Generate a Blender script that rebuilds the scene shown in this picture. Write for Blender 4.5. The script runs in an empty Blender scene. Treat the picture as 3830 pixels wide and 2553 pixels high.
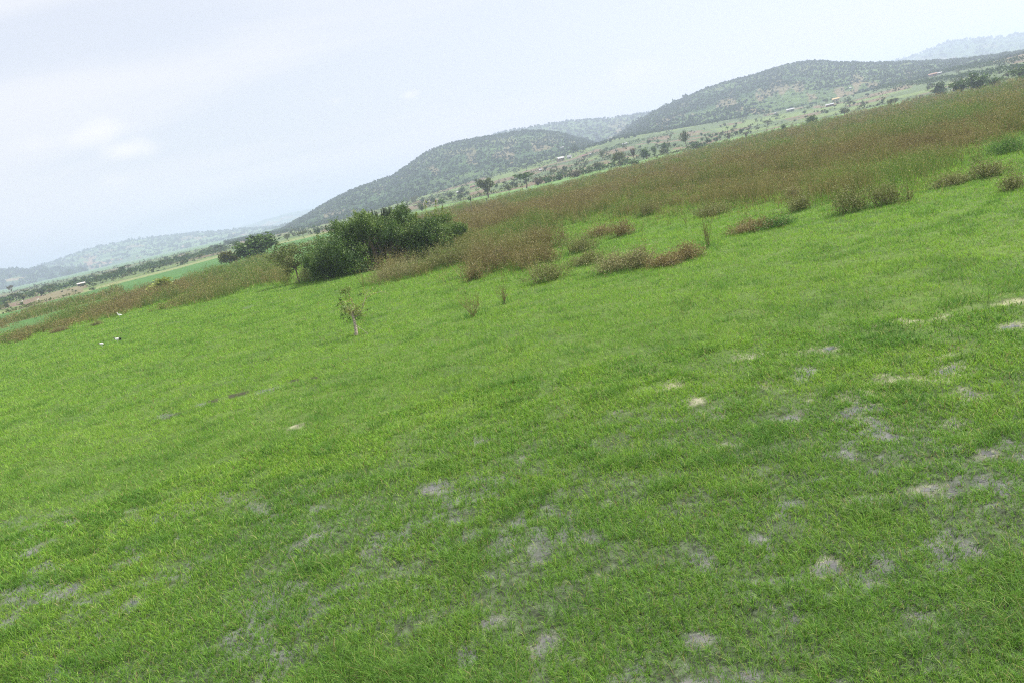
import bpy, bmesh, math, random
import numpy as np
from math import radians as RAD

rng = np.random.default_rng(11)
random.seed(5)
S = bpy.context.scene
COL = S.collection

# ------------------------------------------------------------------ camera
CAM_H, F, CU, CV = 6.0, 2980.0, 1915.0, 1276.5      # metres; photo pixels (3830 x 2553)
PITCH, ROLL = math.atan(590 / 2980), math.atan(0.225)
_f = np.array([0, math.cos(PITCH), -math.sin(PITCH)])
_r0 = np.array([1.0, 0, 0]); _u0 = np.array([0, math.sin(PITCH), math.cos(PITCH)])
_r = math.cos(ROLL) * _r0 - math.sin(ROLL) * _u0
_u = math.sin(ROLL) * _r0 + math.cos(ROLL) * _u0
EYE = np.array([0, 0, CAM_H])


def ray(u, v):
    u = np.asarray(u, float); v = np.asarray(v, float)
    d = _f + ((u - CU) / F)[..., None] * _r - ((v - CV) / F)[..., None] * _u
    return d


def proj(P):
    q = np.asarray(P, float) - EYE
    dep = q @ _f
    dd = np.where(dep > 0.05, dep, 0.05)
    return CU + F * (q @ _r) / dd, CV - F * (q @ _u) / dd, dep


def azr(u, v, z=0.0):
    d = ray(u, v)
    t = (z - CAM_H) / d[..., 2]
    x, y = d[..., 0] * t, d[..., 1] * t
    return np.arctan2(x, y), np.hypot(x, y)


def aztan(u, v):
    d = ray(u, v)
    return np.arctan2(d[..., 0], d[..., 1]), d[..., 2] / np.hypot(d[..., 0], d[..., 1])


# ------------------------------------------------------------------ noise
def _h(ix, iy, s):
    h = (ix.astype(np.int64) * 374761393 + iy.astype(np.int64) * 668265263 + s * 974634777) & 0xffffffff
    h = ((h ^ (h >> 13)) * 1274126177) & 0xffffffff
    h = h ^ (h >> 16)
    return (h & 0xffff) / 65535.0


def vnoise(x, y, s):
    x = np.asarray(x, float); y = np.asarray(y, float)
    ix, iy = np.floor(x), np.floor(y)
    fx, fy = x - ix, y - iy
    fx = fx * fx * (3 - 2 * fx); fy = fy * fy * (3 - 2 * fy)
    a = _h(ix, iy, s); b = _h(ix + 1, iy, s); c = _h(ix, iy + 1, s); d = _h(ix + 1, iy + 1, s)
    return (a * (1 - fx) + b * fx) * (1 - fy) + (c * (1 - fx) + d * fx) * fy


def fbm(x, y, s, o=4):
    t = 0; a = 0.5; n = 0
    for i in range(o):
        t = t + a * vnoise(x * 2 ** i + 17.3 * i, y * 2 ** i - 9.1 * i, s + i); n += a; a *= 0.5
    return t / n


def sstep(a, b, x):
    t = np.clip((x - a) / (b - a), 0, 1)
    return t * t * (3 - 2 * t)


def inpoly(u, v, poly):
    c = np.zeros(np.shape(u), bool)
    n = len(poly)
    for i in range(n):
        x0, y0 = poly[i]; x1, y1 = poly[(i + 1) % n]
        if y0 == y1:
            continue
        k = ((y0 > v) != (y1 > v)) & (u < (x1 - x0) * (v - y0) / (y1 - y0) + x0)
        c ^= k
    return c


# ------------------------------------------------------------------ mesh helpers
def mesh_data(name, V, faces, col=None, smooth=False, fmat=None):
    me = bpy.data.meshes.new(name)
    V = np.asarray(V, np.float32)
    me.vertices.add(len(V)); me.vertices.foreach_set('co', V.ravel())
    faces = [np.asarray(f, np.int32) for f in faces if f is not None and len(f)]
    loops = np.concatenate([f.ravel() for f in faces])
    tot = np.concatenate([np.full(len(f), f.shape[1], np.int32) for f in faces])
    st = np.concatenate([[0], np.cumsum(tot)[:-1]]).astype(np.int32)
    me.loops.add(len(loops)); me.loops.foreach_set('vertex_index', loops)
    me.polygons.add(len(tot)); me.polygons.foreach_set('loop_start', st); me.polygons.foreach_set('loop_total', tot)
    me.polygons.foreach_set('use_smooth', np.full(len(tot), smooth, bool))
    if fmat is not None:
        me.polygons.foreach_set('material_index', np.asarray(fmat, np.int32))
    if col is not None:
        c = np.ones((len(V), 4), np.float32); c[:, :3] = col
        at = me.attributes.new('Col', 'FLOAT_COLOR', 'POINT'); at.data.foreach_set('color', c.ravel())
    me.update(calc_edges=True)
    return me


def link(name, me, mats, parent=None):
    o = bpy.data.objects.new(name, me); COL.objects.link(o)
    for m in (mats if isinstance(mats, (list, tuple)) else [mats]):
        if me.materials.find(m.name) < 0:
            me.materials.append(m)
    if parent:
        o.parent = parent
    return o


def tag(o, label, cat=None, group=None, kind=None):
    o['label'] = label
    if cat: o['category'] = cat
    if group: o['group'] = group
    if kind: o['kind'] = kind
    return o


def thing(name, label, cat, loc=(0, 0, 0), rz=0.0, scale=(1, 1, 1), group=None):
    o = bpy.data.objects.new(name, None); COL.objects.link(o)
    o.location = [float(a) for a in loc]; o.rotation_euler = (0, 0, rz); o.scale = scale
    o.empty_display_size = 0.2
    return tag(o, label, cat, group)


class MB:
    def __init__(s):
        s.V = []; s.Q = []; s.T = []; s.C = []; s.n = 0

    def add(s, V, quads=None, tris=None, col=(0.5, 0.5, 0.5)):
        V = np.asarray(V, float); k = len(V)
        if quads is not None and len(quads): s.Q.append(np.asarray(quads) + s.n)
        if tris is not None and len(tris): s.T.append(np.asarray(tris) + s.n)
        c = np.asarray(col, float)
        s.C.append(np.broadcast_to(c, (k, 3)) if c.ndim == 1 else c)
        s.V.append(V); s.n += k

    def tube(s, P, r, sides=5, col=(0.2, 0.15, 0.1)):
        P = np.asarray(P, float); n = len(P)
        r = np.broadcast_to(np.asarray(r, float), (n,))
        T = np.gradient(P, axis=0); T /= np.linalg.norm(T, axis=1)[:, None] + 1e-9
        ref = np.array([0.31, 0.95, 0.07]) if abs(T[0][1]) < 0.8 else np.array([1, 0.1, 0.1])
        A = np.cross(T, ref); A /= np.linalg.norm(A, axis=1)[:, None] + 1e-9
        B = np.cross(T, A)
        a = np.arange(sides) * 2 * math.pi / sides
        V = (P[:, None] + r[:, None, None] * (np.cos(a)[None, :, None] * A[:, None] + np.sin(a)[None, :, None] * B[:, None])).reshape(-1, 3)
        q = []
        for i in range(n - 1):
            for j in range(sides):
                k = (j + 1) % sides
                q.append((i * sides + j, i * sides + k, (i + 1) * sides + k, (i + 1) * sides + j))
        base = len(V)
        V = np.vstack([V, P[-1:], P[:1]])
        t = [((n - 1) * sides + j, (n - 1) * sides + (j + 1) % sides, base) for j in range(sides)]
        t += [((j + 1) % sides, j, base + 1) for j in range(sides)]
        s.add(V, q, t, col)

    def box(s, c, d, col=(0.5, 0.5, 0.5)):
        x, y, z = np.asarray(d, float) / 2
        V = np.array([(-x, -y, -z), (x, -y, -z), (x, y, -z), (-x, y, -z), (-x, -y, z), (x, -y, z), (x, y, z), (-x, y, z)]) + np.asarray(c)
        s.add(V, [(0, 3, 2, 1), (4, 5, 6, 7), (0, 1, 5, 4), (1, 2, 6, 5), (2, 3, 7, 6), (3, 0, 4, 7)], None, col)

    def leaves(s, C, size, col, aspect=0.5, droop=0.0):
        C = np.asarray(C, float); n = len(C)
        if n == 0: return
        a = rng.normal(size=(n, 3)); a[:, 2] -= droop
        a /= np.linalg.norm(a, axis=1)[:, None]
        b = rng.normal(size=(n, 3)); b -= (b * a).sum(1)[:, None] * a; b /= np.linalg.norm(b, axis=1)[:, None]
        sz = np.broadcast_to(np.asarray(size, float), (n,))[:, None]
        V = np.stack([C - a * sz, C + b * sz * aspect, C + a * sz, C - b * sz * aspect], 1).reshape(-1, 3)
        q = np.arange(4 * n).reshape(n, 4)
        s.add(V, q, None, np.repeat(np.broadcast_to(np.asarray(col, float), (n, 3)), 4, axis=0))

    def data(s, name, smooth=False):
        return mesh_data(name, np.vstack(s.V), [np.vstack(s.Q) if s.Q else None, np.vstack(s.T) if s.T else None], np.vstack(s.C), smooth)

    def build(s, name, mat, parent=None, smooth=False):
        return link(name, s.data(name, smooth), mat, parent)


# ------------------------------------------------------------------ materials
def newmat(name):
    m = bpy.data.materials.new(name); m.use_nodes = True
    nt = m.node_tree; nt.nodes.clear()
    out = nt.nodes.new('ShaderNodeOutputMaterial')
    return m, nt, out


def N(nt, t, **kw):
    n = nt.nodes.new(t)
    for k, v in kw.items(): setattr(n, k, v)
    return n


def mat_attr(name, rough=0.7, trans=0.0, spec=0.25, nscale=None, namp=0.35, bump=0.0, bscale=40.0):
    """vertex colour (the plant's or soil's own colour) broken up by noise, optional translucency"""
    m, nt, out = newmat(name)
    L = nt.links.new
    at = N(nt, 'ShaderNodeAttribute', attribute_name='Col')
    c = at.outputs['Color']
    if nscale:
        tc = N(nt, 'ShaderNodeTexCoord')
        no = N(nt, 'ShaderNodeTexNoise'); no.inputs['Scale'].default_value = nscale; no.inputs['Detail'].default_value = 5
        L(tc.outputs['Object'], no.inputs['Vector'])
        mr = N(nt, 'ShaderNodeMapRange'); mr.inputs['From Min'].default_value = 0.3; mr.inputs['From Max'].default_value = 0.7
        mr.inputs['To Min'].default_value = 1 - namp; mr.inputs['To Max'].default_value = 1 + namp
        L(no.outputs['Fac'], mr.inputs['Value'])
        mx = N(nt, 'ShaderNodeVectorMath', operation='SCALE')
        L(c, mx.inputs[0]); L(mr.outputs['Result'], mx.inputs['Scale'])
        c = mx.outputs['Vector']
    p = N(nt, 'ShaderNodeBsdfPrincipled')
    p.inputs['Roughness'].default_value = rough; p.inputs['Specular IOR Level'].default_value = spec
    L(c, p.inputs['Base Color'])
    if bump:
        tc2 = N(nt, 'ShaderNodeTexCoord')
        n2 = N(nt, 'ShaderNodeTexNoise'); n2.inputs['Scale'].default_value = bscale; n2.inputs['Detail'].default_value = 6
        L(tc2.outputs['Object'], n2.inputs['Vector'])
        b = N(nt, 'ShaderNodeBump'); b.inputs['Strength'].default_value = bump; b.inputs['Distance'].default_value = 0.05
        L(n2.outputs['Fac'], b.inputs['Height']); L(b.outputs['Normal'], p.inputs['Normal'])
    sh = p.outputs['BSDF']
    if trans:
        t = N(nt, 'ShaderNodeBsdfTranslucent'); L(c, t.inputs['Color'])
        mix = N(nt, 'ShaderNodeMixShader'); mix.inputs['Fac'].default_value = trans
        L(sh, mix.inputs[1]); L(t.outputs['BSDF'], mix.inputs[2]); sh = mix.outputs['Shader']
    L(sh, out.inputs['Surface'])
    return m


M_GRASS = mat_attr('grass_blade', 0.55, 0.42, 0.3)
M_WEED = mat_attr('dry_weed', 0.75, 0.3, 0.2)
M_LEAF = mat_attr('leaf', 0.5, 0.3, 0.35)
M_SCRUB = mat_attr('scrub_leaf', 0.8, 0.2, 0.1)
M_BARK = mat_attr('bark', 0.9, 0, 0.15, 14.0, 0.4, 0.5, 30)
M_GROUND = mat_attr('soil', 0.85, 0, 0.2, 3.0, 0.3, 0.6, 25)
M_HILL = mat_attr('hillside', 0.95, 0, 0.05, 0.06, 0.35)
M_PLASTER = mat_attr('plaster', 0.85, 0, 0.2, 3.0, 0.1)
M_TIN = mat_attr('tin_roof', 0.45, 0, 0.5, 2.0, 0.12)
M_PLUME = mat_attr('plumage', 0.7, 0, 0.2)

m, nt, out = newmat('water')
p = N(nt, 'ShaderNodeBsdfPrincipled'); p.inputs['Roughness'].default_value = 0.12; p.inputs['IOR'].default_value = 1.33
tc = N(nt, 'ShaderNodeTexCoord'); n1 = N(nt, 'ShaderNodeTexNoise'); n1.inputs['Scale'].default_value = 2.5; n1.inputs['Detail'].default_value = 6
nt.links.new(tc.outputs['Object'], n1.inputs['Vector'])
cr = N(nt, 'ShaderNodeValToRGB'); cr.color_ramp.elements[0].position = .35; cr.color_ramp.elements[1].position = .7
cr.color_ramp.elements[0].color = (.07, .072, .075, 1); cr.color_ramp.elements[1].color = (.18, .175, .16, 1)
nt.links.new(n1.outputs['Fac'], cr.inputs['Fac']); nt.links.new(cr.outputs['Color'], p.inputs['Base Color'])
n2 = N(nt, 'ShaderNodeTexNoise'); n2.inputs['Scale'].default_value = 18; n2.inputs['Detail'].default_value = 4
nt.links.new(tc.outputs['Object'], n2.inputs['Vector'])
b = N(nt, 'ShaderNodeBump'); b.inputs['Strength'].default_value = .35; b.inputs['Distance'].default_value = .02
nt.links.new(n2.outputs['Fac'], b.inputs['Height']); nt.links.new(b.outputs['Normal'], p.inputs['Normal'])
nt.links.new(p.outputs['BSDF'], out.inputs['Surface'])
M_WATER = m

# ------------------------------------------------------------------ layout of the land (photo pixels -> ground)
FIELD_EDGE = [(-500, 1300), (0, 1175), (54, 1164), (214, 1119), (318, 1094), (420, 1067), (640, 1012), (833, 960), (1176, 884), (1700, 767), (2006, 703),
              (2238, 648), (2338, 628), (2560, 573), (2700, 537), (2895, 493), (3179, 430), (3468, 368), (3600, 350), (3723, 326), (3830, 303), (4100, 250)]
_e = np.array(FIELD_EDGE); EA, ER = azr(_e[:, 0], _e[:, 1]); _o = np.argsort(EA); EA, ER = EA[_o], ER[_o]
_P = np.array([(-600, -3), (0, -3), (700, -3), (1240, -8), (1540, 10), (1880, 38), (2100, 45), (2300, 64), (2600, 46), (2895, 32), (3100, 28), (3400, 32), (3830, 38), (4300, 40)])
PA, PT = aztan(_P[:, 0], 672 + (1915 - _P[:, 0]) * 0.225 - _P[:, 1] * 1.025)
PZ = CAM_H + PT * 1000


def zplain(az, r):
    re = np.interp(az, EA, ER); z1 = np.interp(az, PA, PZ)
    t = np.clip((r - re) / (1000 - re), 0, 1)
    return z1 * (0.35 * t + 0.65 * t * t) + np.clip(r - 1000, 0, None) * 0.008


def relief(x, y):
    r = np.hypot(x, y)
    return (0.10 * (fbm(x / 1.7, y / 1.7, 3, 3) - 0.5) + 0.07 * (fbm(x / 0.5, y / 0.5, 9, 2) - 0.5)) * (1 - sstep(120, 200, r))


def gz(x, y):
    return zplain(np.arctan2(x, y), np.hypot(x, y)) + relief(x, y)


HILLS = []


def hsurf(az, r):
    z = zplain(az, r)
    for h in HILLS:
        ia = np.clip((az - h['a0']) / h['da'], 0, h['Z'].shape[1] - 1.001); ir = np.clip((r - h['r0']) / h['dr'], 0, h['Z'].shape[0] - 1.001)
        i, j = np.floor(ir).astype(int), np.floor(ia).astype(int); fi, fj = ir - i, ia - j
        Z = h['Z']
        zz = (Z[i, j] * (1 - fi) + Z[i + 1, j] * fi) * (1 - fj) + (Z[i, j + 1] * (1 - fi) + Z[i + 1, j + 1] * fi) * fj
        ok = (az > h['a0']) & (az < h['a0'] + h['da'] * (Z.shape[1] - 1)) & (r > h['r0']) & (r < h['r0'] + h['dr'] * (Z.shape[0] - 1))
        z = np.where(ok, np.maximum(z, zz), z)
    return z


RS = np.geomspace(6, 6000, 5000)


def at(u, v):
    """the point of the land that the sight line through a photo pixel meets"""
    d = ray(u, v); h = math.hypot(d[0], d[1]); az = math.atan2(d[0], d[1])
    z = CAM_H + d[2] / h * RS
    g = hsurf(np.full_like(RS, az), RS)
    k = np.nonzero(z <= g)[0]
    i = k[0] if len(k) else len(RS) - 1
    r = RS[i]; x, y = r * math.sin(az), r * math.cos(az)
    zz = float(g[i]) + (float(relief(np.array(x), np.array(y))) if r < 200 else 0)
    return np.array([x, y, zz])


def depth(P):
    return float((np.asarray(P) - EYE) @ _f)


# ---- wet patches
WET = [  # u, v, width px, height px, paleness
    (1190, 2010, 170, 60, .2), (1620, 1820, 190, 60, .1), (1780, 1650, 130, 60, .2), (1110, 1592, 130, 34, .8), (490, 2040, 130, 80, .1), (500, 2250, 150, 60, .2),
    (250, 1945, 110, 50, .1), (120, 2060, 120, 60, .2), (1360, 2060, 90, 80, .1), (2640, 2085, 170, 110, .0), (3100, 2125, 260, 100, .45), (3400, 2080, 90, 90, .2),
    (2510, 1440, 130, 50, .9), (2610, 1495, 90, 50, .7), (2860, 1435, 120, 50, .8), (2820, 1330, 120, 30, .7), (3000, 1405, 120, 60, .2), (3380, 1425, 280, 60, .9), (3560, 1380, 120, 60, .6),
    (3420, 1200, 330, 30, .9), (3760, 1135, 230, 26, 1.), (3040, 1310, 300, 26, .6), (2700, 1560, 120, 40, .3), (2950, 1560, 130, 46, .2), (3620, 1480, 150, 50, .5), (2430, 1700, 100, 40, .1), (3790, 1220, 120, 40, .6), (2050, 2400, 200, 110, .3), (1830, 2330, 150, 60, .2), (3450, 2300, 110, 60, .2),
    (1480, 2480, 160, 60, .1), (2160, 2460, 130, 70, .4), (3330, 1600, 140, 50, .5), (3560, 1580, 130, 50, .5), (2300, 1540, 90, 40, .3), (2740, 1660, 120, 50, .4), (3230, 1870, 150, 50, .3), (3480, 1830, 170, 50, .45),
    (690, 2170, 90, 60, .1), (840, 1860, 70, 60, .1), (1950, 1720, 90, 40, .2), (260, 2210, 130, 50, .1), (3150, 2560, 110, 60, .1), (980, 2560, 160, 70, .2), (2600, 2390, 130, 60, .1),
    (630, 1552, 100, 30, .0), (755, 1510, 90, 24, .0), (1000, 1458, 130, 20, .0), (930, 1150, 50, 8, .0), (2250, 1880, 90, 40, .2), (1130, 2180, 110, 40, .1), (3700, 1700, 120, 50, .4), (3200, 1480, 150, 50, .6)]
_W = []
for (u, v, w, h, pl) in WET:
    a, r = azr(u, v); d = math.hypot(r, CAM_H)
    q_ = .47 if v < 1500 else .36
    _W.append((a, r, q_ * w / F * d / r, q_ * h * d * d / (F * CAM_H) * (1 if v > 1600 else .9), pl))


def wetness(x, y, u, v):
    az, r = np.arctan2(x, y), np.hypot(x, y)
    w = np.zeros_like(r); pale = np.zeros_like(r)
    nz = .6 * (fbm(x / 0.9, y / 0.9, 21, 4) - 0.5) + .75 * (fbm(x / 0.28, y / 0.28, 23, 3) - .5)
    for (a, rr, wa, wr, pl) in _W:
        e = .95 - .8 * np.sqrt(((az - a) / wa) ** 2 + ((r - rr) / wr) ** 2) + nz * 1.9
        k = np.clip(e, 0, 1)
        pale = np.where(k > w, pl, pale); w = np.maximum(w, k)
    line = np.interp(u, [-400, 0, 1500, 3000, 3830, 4300], [1850, 1800, 1640, 1330, 1100, 1000])
    reg = sstep(0, 260, v - line)
    g = .62 * fbm(x / 1.6, y / 1.6, 31, 4) + .38 * fbm(x / .3, y / .3, 33, 3)
    k = .8 * sstep(0.575, 0.67, g) * reg * (0.75 + 0.25 * sstep(2200, 3000, u))
    pk = sstep(2200, 2900, u) * sstep(1700, 1400, v) * 0.8
    pale = np.where(k > w, pk, pale); w = np.maximum(w, k)
    return np.clip(w, 0, 1), pale


def furrow(x, y, u, v):
    '''a broken cattle-trodden furrow along the little water line'''
    c = np.interp(u, [560, 640, 760, 860, 1000, 1100, 1230, 1330], [1585, 1545, 1500, 1472, 1440, 1412, 1392, 1372]) + 14 * (fbm(x / 1.3, y / 1.3, 93, 2) - .5)
    k = sstep(8, 2, np.abs(v - c - 10)) * sstep(.44, .56, vnoise(u / 38 + 3, v * 0, 95) + .35 * (fbm(x / .4, y / .4, 97, 2) - .5))
    return k * (u > 570) * (u < 1190)


# ---- weed field outline (photo pixels)
WEEDS = [
    [(-60, 1290), (60, 1282), (98, 1272), (170, 1242), (255, 1223), (396, 1193), (510, 1181), (680, 1147), (808, 1125), (957, 1074), (1060, 1058), (1180, 1060), (1325, 1058),
     (1432, 1046), (1600, 1006), (1680, 1000), (1770, 1015), (1880, 1000), (2010, 1010), (2060, 980), (2040, 930), (2060, 880), (2096, 838), (2232, 818), (2423, 801), (2615, 774),
     (2800, 772), (3000, 748), (3110, 760), (3250, 730), (3420, 706), (3582, 648), (3617, 580), (3681, 530), (3900, 500), (4100, 460), (4100, 252), (3830, 305), (3723, 330),
     (3600, 355), (3468, 374), (3179, 436), (2895, 499), (2700, 543), (2560, 580), (2338, 640), (2100, 700), (1900, 745), (1700, 785), (1500, 835), (1300, 885), (1100, 932), (1040, 950),
     (990, 970), (830, 1008), (700, 1043), (560, 1078), (420, 1122), (330, 1163), (170, 1218), (180, 1226), (120, 1246)],
    [(-40, 1222), (100, 1170), (289, 1125), (455, 1082), (470, 1092), (310, 1142), (140, 1188), (-20, 1235)],
]


def in_weeds(x, y, u, v):
    j = (fbm(x / 3.0, y / 3.0, 41, 3) - 0.5)
    j = j + .9 * (fbm(x / 1.1, y / 1.1, 43, 2) - .5)
    vv = v + j * np.clip(6000 / np.maximum(np.hypot(x, y), 20), 3, 90) * np.where(u < 1050, .22, 1)
    c = np.zeros(np.shape(u), bool)
    for p_ in WEEDS: c |= inpoly(u, vv, p_)
    c &= ~inpoly(u, v, [(1085, 1010), (1110, 930), (1600, 830), (1640, 940), (1480, 985), (1420, 1030), (1300, 1100), (1085, 1100)])
    gap = fbm(x / 9.0, y / 16.0, 47, 3)
    return c & (gap < 0.70)


# ------------------------------------------------------------------ ground sheet
az_f = np.radians(np.arange(-50, 50.001, 0.14)); az_c = np.radians(np.arange(54, 307, 4.0))
AZ = np.concatenate([az_f, az_c])
RR = np.concatenate([np.geomspace(0.8, 5, 8)[:-1], np.geomspace(5, 160, 620)[:-1], np.geomspace(160, 9000, 250)])
A2, R2 = np.meshgrid(AZ, RR)
X, Y = R2 * np.sin(A2), R2 * np.cos(A2)
aw = (A2 + math.pi) % (2 * math.pi) - math.pi
Z = zplain(aw, R2) + relief(X, Y)
P3 = np.stack([X, Y, Z], -1).reshape(-1, 3)
U, Vp, D = proj(P3)
x, y = P3[:, 0], P3[:, 1]; r = np.hypot(x, y)
infront = D > 1
wet, pale = wetness(x, y, U, Vp); wet[~infront] = 0
wd = in_weeds(x, y, U, Vp) & infront
col = np.empty((len(P3), 3))
n1 = fbm(x / 2.5, y / 2.5, 51, 4)[:, None]; n2 = fbm(x / 14, y / 14, 55, 4)[:, None]
nearg = sstep(26, 12, r)[:, None]
turf = np.array([.055, .10, .022]) * (1 - n1) + np.array([.11, .17, .032]) * n1
turf = turf * (1 - nearg) + np.array([.07, .09, .05]) * nearg * (.4 + 1.2 * vnoise(x / .07, y / .07, 63)[:, None])
mud = np.array([.152, .156, .152]); palec = np.array([.31, .30, .185])
soil = mud * (1 - pale[:, None]) + palec * pale[:, None]
soil = soil * (0.35 + 1.2 * (.5 * fbm(x / .25, y / .25, 57, 2) + .5 * vnoise(x / .07, y / .07, 59))[:, None])
col[:] = turf * (1 - wet[:, None]) + soil * wet[:, None]
wcol = np.array([.12, .11, .036]) * (1 - n2) + np.array([.11, .16, .036]) * n2
fu = furrow(x, y, U, Vp)[:, None] * (infront & (Vp > 1300) & (Vp < 1650))[:, None]; col = col * (1 - fu) + np.array([.05, .046, .028]) * fu
col = np.where(wd[:, None], wcol, col)
# the fields beyond
re = np.interp(aw.ravel(), EA, ER)
left_green = (~wd) & (U < 1250) & (Vp < 1300) & (r < re) & (r > 120) & infront
lg = np.array([.045, .125, .03]) * (1 - n2) + np.array([.085, .185, .035]) * n2
fade = sstep(120, 190, r)[:, None]
col = np.where(left_green[:, None], col * (1 - fade) + lg * fade, col)
far = r >= re
strip = far & (r < re * 1.13)
q1 = fbm(aw.ravel() * 28, r / 120, 61, 3)
q2 = fbm(aw.ravel() * 9, np.log(r) * 9, 67, 3)
fc = np.where((q1 > .57)[:, None], np.array([.20, .155, .09]), np.array([.12, .175, .065]))
fc = np.where((q2 > .60)[:, None], np.array([.17, .24, .07]), fc)
fc = np.where((q2 < .34)[:, None], np.array([.09, .135, .055]), fc)
fc = fc * .72 * (0.8 + 0.4 * fbm(x / 6, y / 6, 71, 3)[:, None])
fc = np.where((strip & (U > 1250))[:, None], np.array([.125, .225, .06]), fc)
fc = np.where((strip & (U <= 1250))[:, None], np.array([.19, .22, .085]), fc)
red = inpoly(U, Vp, [(-200, 1190), (0, 1142), (80, 1125), (180, 1098), (180, 1112), (90, 1140), (0, 1158), (-200, 1215)])
fc = np.where((red & (n1[:, 0] > .35))[:, None], np.array([.165, .115, .08]), fc)
tan = inpoly(U, Vp, [(60, 1158), (180, 1098), (300, 1068), (318, 1090), (190, 1128), (60, 1162)])
fc = np.where(tan[:, None], np.array([.17, .15, .08]) * (.8 + .4 * n1), fc)
fm = np.array([.11, .19, .085]) * (.85 + .3 * n2)
fc = np.where((r > 1250)[:, None], fm, fc)
col = np.where(far[:, None], fc, col)
na, nr = len(AZ), len(RR)
i, j = np.meshgrid(np.arange(nr - 1), np.arange(na), indexing='ij')
j2 = (j + 1) % na
quads = np.stack([i * na + j, i * na + j2, (i + 1) * na + j2, (i + 1) * na + j], -1).reshape(-1, 4)
cidx = len(P3)
fan = np.stack([np.arange(na), np.full(na, cidx), (np.arange(na) + 1) % na], -1)
g = link('ground', mesh_data('ground', np.vstack([P3, [[0, 0, 0]]]), [quads[:, ::-1], fan[:, ::-1]], np.vstack([col, col[:1]]), True), M_GROUND)
tag(g, 'wet meadow ground running out to the farmed plain', kind='structure')

# ---- shallow water lying between the tufts: the sheet shows only where the ground is wet
ok = (wet.reshape(nr, na) > 0.66) & (R2 < 75) & (R2 > 6) & (pale.reshape(nr, na) < .62)
cell = ok[:-1] & ok[1:]; cell = cell & np.roll(ok, -1, 1)[:-1] & np.roll(ok, -1, 1)[1:]
f = quads.reshape(nr - 1, na, 4)[cell]
uq, inv = np.unique(f, return_inverse=True)
Wv = P3[uq].copy(); Wv[:, 2] += 0.004
w_ = link('water', mesh_data('water', Wv, [inv.reshape(-1, 4)[:, ::-1]], None, True), M_WATER)
tag(w_, 'thin grey sheets of flood water between the grass tufts', kind='structure')

# ------------------------------------------------------------------ hills
HEIGHT_MAX = 0.0


def make_hill(label, pts, rr, rf, rb, seed, palette, nA=900, nR=80, rough=1.0, tanp=.62):
    global HEIGHT_MAX
    p_ = np.array(pts, float); a, t = aztan(p_[:, 0], p_[:, 1]); o = np.argsort(a); a, t = a[o], t[o]
    az = np.linspace(a[0], a[-1], nA); tn = np.interp(az, a, t)
    k = np.ones(9) / 9; tn = np.convolve(np.pad(tn, 4, 'edge'), k, 'valid')
    tn = tn + (fbm(az * 160, az * 0, seed + 5, 3) - .5) * 0.0012 * rough
    rad = np.linspace(rf, rb, nR)
    A_, R_ = np.meshgrid(az, rad)
    tt = (R_ - rf) / (rr - rf)
    zr = CAM_H + tn * rr
    z0 = zplain(az, np.full_like(az, rf)) - 3
    s_up = np.clip(tt, 0, 1); s_up = 0.55 * s_up + 0.45 * s_up * s_up * (3 - 2 * s_up)
    gul = fbm(A_ * 34 + tt * .6, tt * 1.6, seed, 4) - .5
    x_, y_ = R_ * np.sin(A_), R_ * np.cos(A_)
    Zh = z0 + (zr - z0) * s_up * (1 + 0.55 * gul * np.clip(1 - tt, 0, 1) * rough)
    back = np.clip((tt - 1) / ((rb - rf) / (rr - rf) - 1), 0, 1)
    Zh = np.where(tt > 1, zr - (zr + 8) * back ** 1.5, Zh)
    Zh += (fbm(x_ / 60, y_ / 60, seed + 9, 3) - .5) * 5 * rough * np.clip(4 * tt, 0, 1) * np.clip(2.2 * (1 - tt), 0, 1)
    e = (Zh - CAM_H) / R_
    mx = e.max(0); kk = np.where(tn > 0.002, np.clip(tn / np.maximum(mx, 1e-4), .7, 1.3), 1)
    Zh = np.where(Zh > z0, z0 + (Zh - z0) * kk, Zh)
    HEIGHT_MAX = max(HEIGHT_MAX, Zh.max())
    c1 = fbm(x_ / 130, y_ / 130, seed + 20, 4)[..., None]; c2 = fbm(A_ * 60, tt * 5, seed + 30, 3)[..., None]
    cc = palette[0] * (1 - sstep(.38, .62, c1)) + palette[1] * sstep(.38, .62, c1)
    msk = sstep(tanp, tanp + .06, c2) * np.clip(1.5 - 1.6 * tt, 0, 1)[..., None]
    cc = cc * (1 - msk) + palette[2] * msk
    V = np.stack([x_, y_, Zh], -1).reshape(-1, 3)
    i, j = np.meshgrid(np.arange(nR - 1), np.arange(nA - 1), indexing='ij')
    q = np.stack([i * nA + j, (i + 1) * nA + j, (i + 1) * nA + j + 1, i * nA + j + 1], -1).reshape(-1, 4)
    ob = link('hill', mesh_data('hill', V, [q[:, ::-1]], cc.reshape(-1, 3), True), M_HILL)
    tag(ob, label, kind='structure')
    h = dict(a0=az[0], da=az[1] - az[0], r0=rad[0], dr=rad[1] - rad[0], Z=Zh, rr=rr, rf=rf)
    HILLS.append(h)
    return h


def P(*c): return [np.array(k) for k in c]


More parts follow.
